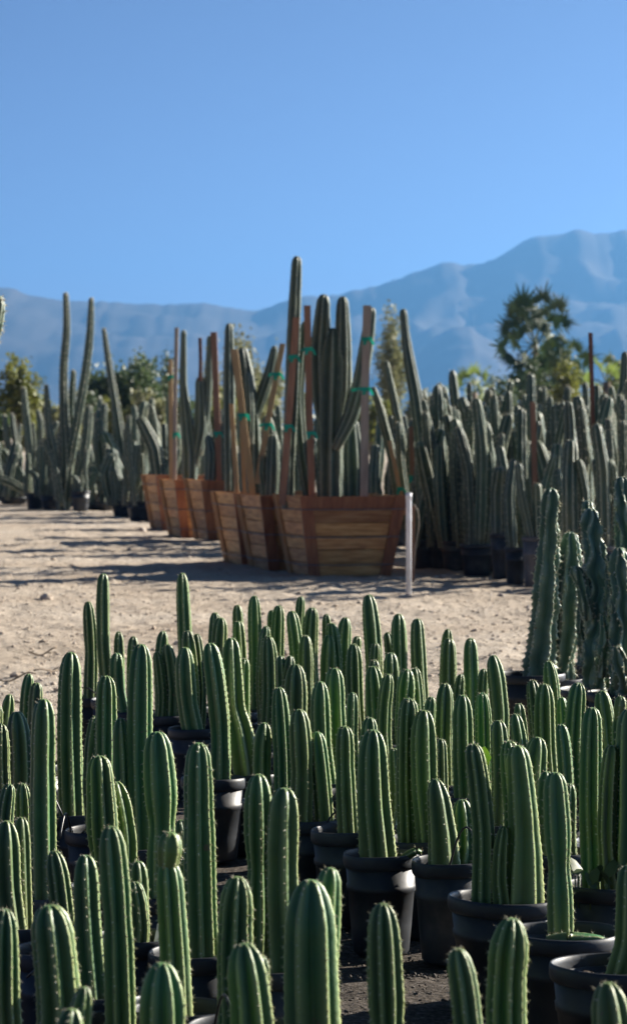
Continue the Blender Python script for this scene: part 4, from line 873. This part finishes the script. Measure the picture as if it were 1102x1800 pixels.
for k, (pxx, Yk, tip, n_) in enumerate(((24, 68, 742, 6), (50, 72, 735, 6), (76, 67, 758, 5), (100, 70, 748, 6), (130, 66, 765, 5), (152, 69, 742, 6), (178, 62.5, 790, 4), (206, 63, 775, 5))):
    w_ = ['near the left edge', 'behind the pair of dark stems', 'left of the tied stem', 'behind the two pronged trunk', 'between the two prongs', 'just right of the prongs', 'before the leaning spike, left', 'at the foot of the leaning spike'][k]
    rclump(pxx, Yk, f'grey green branching clump in the left yard, {w_}', tip, n_, 430 + k, group=LG, spread=.3, th=1.5, D=.7, H=.16, lean=.16)
# brown ribbed arm leaning in at the upper left
ba = at(-130, 1160, 22); t = thing('saguaro', (ba[0], 22, 0), 'brown ribbed cactus arm leaning in at the upper left edge', 'cactus')
add_stem(t, 'cactus_grey', [(0, 0, 0, .12), (.02, 0, 1.2, .13), (at(-40, 640, 22)[0] - ba[0], 0, at(0, 640, 22)[2], .11), (at(-14, 570, 22)[0] - ba[0], 0, at(0, 570, 22)[2], .095), (at(-3, 518, 22)[0] - ba[0], 0, at(0, 518, 22)[2], .075)], name='trunk', seed=61, N=12, spr=6, dep=.16, row=.03, cush=.008, spl=.03)

# ---------------------------------------------------------------- trees and palms beyond
def tree(name, px, Y, base, top, wpx, m, label, seed, n=5200, leaf=.16, sparse=1.0, shape=1.0):
    r_ = np.random.default_rng(seed); b = at(px, 800, Y); tz = at(px, top, Y)[2]; bz = at(px, base, Y)[2]
    rx = wpx / 2 * Y / FPX; cz = (tz + bz) / 2; rz = (tz - bz) / 2
    t = thing(name, (b[0], Y, 0), label, 'tree', 'trees beyond the yard')
    # limbs
    parts = []; ends = []
    trunk_h = max(bz + rz * .2, .6)
    parts.append(tube([(0, 0, -.1), (.05, 0, trunk_h * .5), (0, .05, trunk_h)], [rx * .09, rx * .075, rx * .06], 8))
    nb = int(16 * sparse) + 8
    for k in range(nb):
        u = r_.normal(size=3); u /= np.linalg.norm(u); q = r_.uniform(.45, .98)
        e = np.array((u[0] * rx * q, u[1] * rx * q, cz + u[2] * rz * q)); s_ = np.array((0, 0, trunk_h * r_.uniform(.5, 1)))
        mid = (s_ + e) / 2 + np.array((0, 0, -.08 * rz)) + r_.normal(0, rx * .06, 3)
        parts.append(tube([s_, mid, e], [rx * .03, rx * .02, rx * .006], 5)); ends.append(e); ends.append((mid + e) / 2)
    V, F = join(parts); obj('trunk', V, F, M['bark'], t)
    ends = np.array(ends); cl = r_.integers(0, len(ends), n)
    C = ends[cl] + r_.normal(0, 1, (n, 3)) * np.array((rx, rx, rz)) * .15
    d = r_.normal(size=(n, 3)); d /= np.linalg.norm(d, axis=1)[:, None]; e = np.cross(d, r_.normal(size=(n, 3))); e /= np.linalg.norm(e, axis=1)[:, None]
    L = leaf * r_.uniform(.5, 1.3, (n, 1)); W = L * .32
    V = np.concatenate([C - d * L * .5, C + e * W, C + d * L * .5, C - e * W]); o = np.arange(n)
    F = np.stack([o, o + n, o + 2 * n, o + 3 * n], 1).tolist()
    tag(obj('crown', V, F, M[m], t, smooth=False), kind='stuff')
    return t
tree('bush', 228, 125, 760, 606, 150, 'leaf_dark', 'round green bush on the horizon at left, behind the leaning spike', 1, n=9000, leaf=.22)
tree('bush', 170, 140, 770, 640, 70, 'leaf_dark', 'smaller green bush left of the round one on the horizon', 2, n=3500, leaf=.2)
tree('bush', 292, 135, 770, 625, 60, 'leaf_dark', 'green bush right of the round one, behind the thin grey stake', 12, n=3200, leaf=.2)
tree('bush', 30, 105, 765, 630, 84, 'leaf_yellow', 'yellow green bush at the left edge', 3, n=4200, leaf=.18)
tree('bush', 82, 118, 790, 690, 60, 'leaf_yellow', 'low pale bush right of the yellow green one at left', 13, n=2200, leaf=.16)
tree('feathery_tree', 428, 150, 760, 566, 76, 'leaf_pale', 'pale feathery tree behind the near left boxes', 4, n=4200, leaf=.2, sparse=1.2)
tree('feathery_tree', 690, 150, 760, 548, 72, 'leaf_pale', 'pale feathery tree behind the leaning dark column', 5, n=4200, leaf=.2, sparse=1.2)
tree('feathery_tree', 480, 160, 770, 606, 50, 'leaf_pale', 'low pale tree behind the tan leaning stake', 6, n=2400, leaf=.19, sparse=.8)
tree('feathery_tree', 372, 155, 770, 600, 50, 'leaf_pale', 'pale shrub behind the brown stake', 16, n=2400, leaf=.19, sparse=.8)
tree('bush', 1010, 118, 760, 638, 90, 'leaf_yellow', 'yellow green bush right of the tall palm', 7, n=3600, leaf=.17)
tree('bush', 1076, 112, 760, 612, 80, 'leaf_pale', 'pale bush at the right edge beyond the rusty rod', 8, n=3000, leaf=.17)
tree('bush', 880, 130, 770, 655, 80, 'leaf_dark', 'dark bush left of the tall palm foot', 9, n=3000, leaf=.18)
tree('bush', 950, 140, 770, 630, 90, 'leaf_dark', 'dark bush at the foot of the tall palm', 10, n=5000, leaf=.2)

for k, (bx_, by_, bw_, bt_) in enumerate(((-10, 96, 60, 705), (52, 112, 60, 712), (112, 108, 70, 716), (150, 116, 70, 690), (205, 112, 80, 700), (262, 112, 80, 690), (325, 118, 80, 690), (390, 122, 80, 684), (455, 124, 80, 680), (520, 126, 80, 690), (650, 124, 80, 684), (740, 122, 70, 690))):
    tree('bush', bx_, by_, 790, bt_, bw_, ('leaf_dark', 'leaf_yellow', 'leaf_pale')[k % 3], 'low hedge bush on the horizon ' + ['at the very left edge', 'just left of the two pronged cactus', 'right behind the two pronged cactus', 'between the two pronged cactus and the leaning spike', 'behind the leaning spike', 'below the round bush', 'behind the forked cactus', 'behind the straight column', 'behind the tan leaning stake', 'behind the tallest column', 'behind the grey stake', 'behind the tall leaning column'][k], 60 + k, n=2200, leaf=.2)
def fan(Rf, nb, seed, fold=.10):
    """one fan leaf: folded blades radiating from the end of its stalk, in the xz plane, pointing +z"""
    r_ = random.Random(seed); V = []; F = []
    for k in range(nb):
        a = (k / (nb - 1) - .5) * R(215) + r_.uniform(-.03, .03); L = Rf * (1 - .18 * abs(k / (nb - 1) - .5) * 2) * r_.uniform(.72, 1.1)
        dx, dz = math.sin(a), math.cos(a); nx_, nz_ = dz, -dx; n = len(V); droop = r_.uniform(.05, .22)
        for f, w in ((.05, .01), (.36, .075 * Rf), (.68, .05 * Rf), (1.0, .003)):
            q = (dx * L * f, -droop * L * f * f, dz * L * f)
            V += [(q[0] - nx_ * w, q[1], q[2] - nz_ * w), (q[0], q[1] + fold * w * 4, q[2]), (q[0] + nx_ * w, q[1], q[2] + nz_ * w)]
        for i in range(3):
            for j in range(2): F.append((n + i*3 + j, n + i*3 + j + 1, n + (i+1)*3 + j + 1, n + (i+1)*3 + j))
    return mesh('frond', V, F, None, smooth=False)
FANS = {}
from mathutils import Matrix
def palm(px, Y, hub, label, fr, fr_px, m, seed):
    """fr: fan positions as photo offsets from the hub; each fan leaf sits on its own stalk at its own depth"""
    r_ = random.Random(seed); h_ = at(px, hub, Y); k_ = Y / FPX
    t = thing('fan_palm', (h_[0], Y, 0), label, 'palm tree', 'palms beyond the yard')
    V, F = tube([(0, 0, -.1), (.04, 0, h_[2] * .5), (0, 0, h_[2])], [.26, .22, .14], 12); obj('trunk', V, F, M['bark'], t)
    for k, (dx, dy) in enumerate(fr):
        key = (m, k % 5)
        if key not in FANS:
            me = fan(1.0, 12 + k % 3, 40 + k % 5); me.materials.append(M[m]); FANS[key] = me
        hp = np.array((0, 0, h_[2] - .12)); L = math.hypot(dx, dy)
        tip = np.array((dx * k_, r_.uniform(-1, 1) * k_ * 40, h_[2] - dy * k_))
        V, F = tube([hp, hp * .5 + tip * .5 + (0, 0, .05), tip], [.03, .024, .016], 5); obj('stalk', V, F, M[m], t)
        z = Vector((tip - hp).tolist()).normalized(); n = Vector((r_.gauss(0, .45), -1, r_.gauss(.2, .4)))
        x = n.cross(z).normalized(); y_ = z.cross(x)
        f = link('frond', FANS[key], t); sc_ = fr_px * k_ * r_.uniform(.8, 1.15)
        f.matrix_local = Matrix.Translation(Vector(tip.tolist())) @ Matrix((x, y_, z)).transposed().to_4x4() @ Matrix.Scale(sc_, 4)
    return t
palm(940, 150, 606, 'tall dark green fan palm on the horizon at right', [(10, -76), (-22, -68), (36, -62), (-8, -56), (14, -50), (-38, -52), (-46, -26), (-24, -40), (28, -38), (48, -40), (-50, 4), (-30, -8), (4, -28), (22, -12), (-38, 26), (-12, 8), (14, 16), (36, 6), (-24, 44), (2, 40), (26, 42), (44, 30), (-36, 58), (-8, 64), (18, 68), (40, 60), (-20, 80), (6, 88), (-4, -10), (10, -36), (-18, -22), (-14, 26), (10, 28), (-4, 52)], 42, 'frond', 1)
palm(986, 140, 650, 'shorter paler fan palm leaning against the tall one on its right', [(0, -52), (-22, -40), (24, -38), (38, -18), (-34, -16), (6, -26), (-12, -8), (22, -4), (34, 14), (-30, 14), (2, 18), (16, 34), (-14, 36)], 32, 'frond_mid', 2)
palm(832, 110, 690, 'small yellow green palm left of the tall one', [(0, -34), (-16, -26), (16, -26), (26, -10), (-26, -8), (4, -14), (-8, 4), (12, 6)], 24, 'frond_pale', 3)
palm(1066, 105, 672, 'small bright green palm near the right edge', [(0, -36), (-18, -28), (20, -28), (30, -8), (-28, -8), (6, -16), (-8, 4), (14, 8)], 25, 'frond_pale', 4)

# ---------------------------------------------------------------- loose things on the sand
r_ = np.random.default_rng(77)
ICO = np.array([(0, 0, 1), (.894, 0, .447), (.276, .851, .447), (-.724, .526, .447), (-.724, -.526, .447), (.276, -.851, .447), (.724, .526, -.447), (-.276, .851, -.447), (-.894, 0, -.447), (-.276, -.851, -.447), (.724, -.526, -.447), (0, 0, -1)])
ICF = [(0,1,2),(0,2,3),(0,3,4),(0,4,5),(0,5,1),(1,6,2),(2,7,3),(3,8,4),(4,9,5),(5,10,1),(6,7,2),(7,8,3),(8,9,4),(9,10,5),(10,6,1),(11,7,6),(11,8,7),(11,9,8),(11,10,9),(11,6,10)]
M['pebble'] = mat('pebble', [(.3, (.28, .22, .16)), (.55, (.40, .33, .26)), (.75, (.55, .50, .44))], scale=12, rough=.9)
def scatter(name, n, xr, yr, sz, label, seed, m='pebble'):
    r_ = np.random.default_rng(seed); Y = yr[0] + (yr[1] - yr[0]) * r_.random(n) ** 1.3; X = (r_.uniform(-1, 1, n) * .125 + 0) * Y
    X = X if xr is None else r_.uniform(*xr, n)
    S = sz * r_.lognormal(0, .55, n); Z = ground_z(X, Y)
    V = ICO[None] * (S[:, None] * r_.uniform(.6, 1.2, (n, 3)))[:, None, :] * r_.uniform(.8, 1.15, (n, 12, 1)); V[..., 2] *= .6
    V = V + np.stack([X, Y, Z + S * .12], 1)[:, None, :]
    F = (np.array(ICF)[None] + (np.arange(n) * 12)[:, None, None]).reshape(-1, 3).tolist()
    return tag(obj(name, V.reshape(-1, 3), F, M[m], smooth=False), label, kind='stuff')
scatter('pebbles', 9000, None, (15.5, 46), .010, 'small loose pebbles and clods on the sand', 5)
scatter('gravel', 14000, (-.8, 1.1), (5.2, 10.5), .0032, 'fine dark gravel between the black pots', 6, 'mulch')
def clod(px, py, s, label, seed):
    Y = gdist(py); p_ = at(px, py, Y); r_ = np.random.default_rng(seed)
    # a once-subdivided lump with uneven sides
    V = [tuple(v) for v in ICO]; F = []; mid = {}
    def m_(a, b):
        k = (min(a, b), max(a, b))
        if k not in mid:
            q = (np.array(V[a]) + np.array(V[b])); V.append(tuple(q / np.linalg.norm(q))); mid[k] = len(V) - 1
        return mid[k]
    for a, b, c in ICF:
        x, y_, z = m_(a, b), m_(b, c), m_(c, a); F += [(a, x, z), (b, y_, x), (c, z, y_), (x, y_, z)]
    V = np.array(V) * r_.uniform(.82, 1.12, (len(V), 1)) * np.array((1.1, .9, .75)) * s
    tag(obj('stone', V, F, M['pebble'], loc=(p_[0], Y, s * .35), smooth=False), label, 'stone', 'loose stones on the sand')
clod(82, 1055, .065, 'lone dark clod at the end of a long shadow on the sand, left', 1)
clod(700, 1022, .05, 'small stone on the sand left of the white post', 2)
clod(837, 1033, .03, 'small pale stone before the low square pot', 3)
clod(880, 1050, .035, 'pale stone on shaded sand before the tall pots', 4)
clod(250, 935, .07, 'pale stone at the foot of the left hand far box', 5)
clod(78, 892, .09, 'pale stone near the foot of the two pronged cactus', 6)
def twig(px, py, ln, a, label, seed):
    Y = gdist(py); p_ = at(px, py, Y); r_ = random.Random(seed)
    pts = [np.array((ln * (u - .5) * math.cos(a), ln * (u - .5) * math.sin(a), .02 + .02 * math.sin(u * 6 + seed) + .03 * u)) for u in np.linspace(0, 1, 7)]
    t = thing('twig', (p_[0], Y, 0), label, 'twig', 'twigs on the sand')
    V, F = tube(pts, .006, 5); obj('stick', V, F, M['bark'], t)
    V, F = tube([pts[3], pts[3] + (.05, .1, .03), pts[3] + (.09, .22, .05)], .004, 5); obj('side_branch', V, F, M['bark'], t)
twig(92, 1185, .35, .9, 'thin dry twig on the sand behind the free standing broad cactus', 1)
twig(75, 1155, .2, .1, 'short dark dry twig farther back on the left sand', 2)
twig(30, 1200, .25, .2, 'dry twig on sand near the left edge', 3)
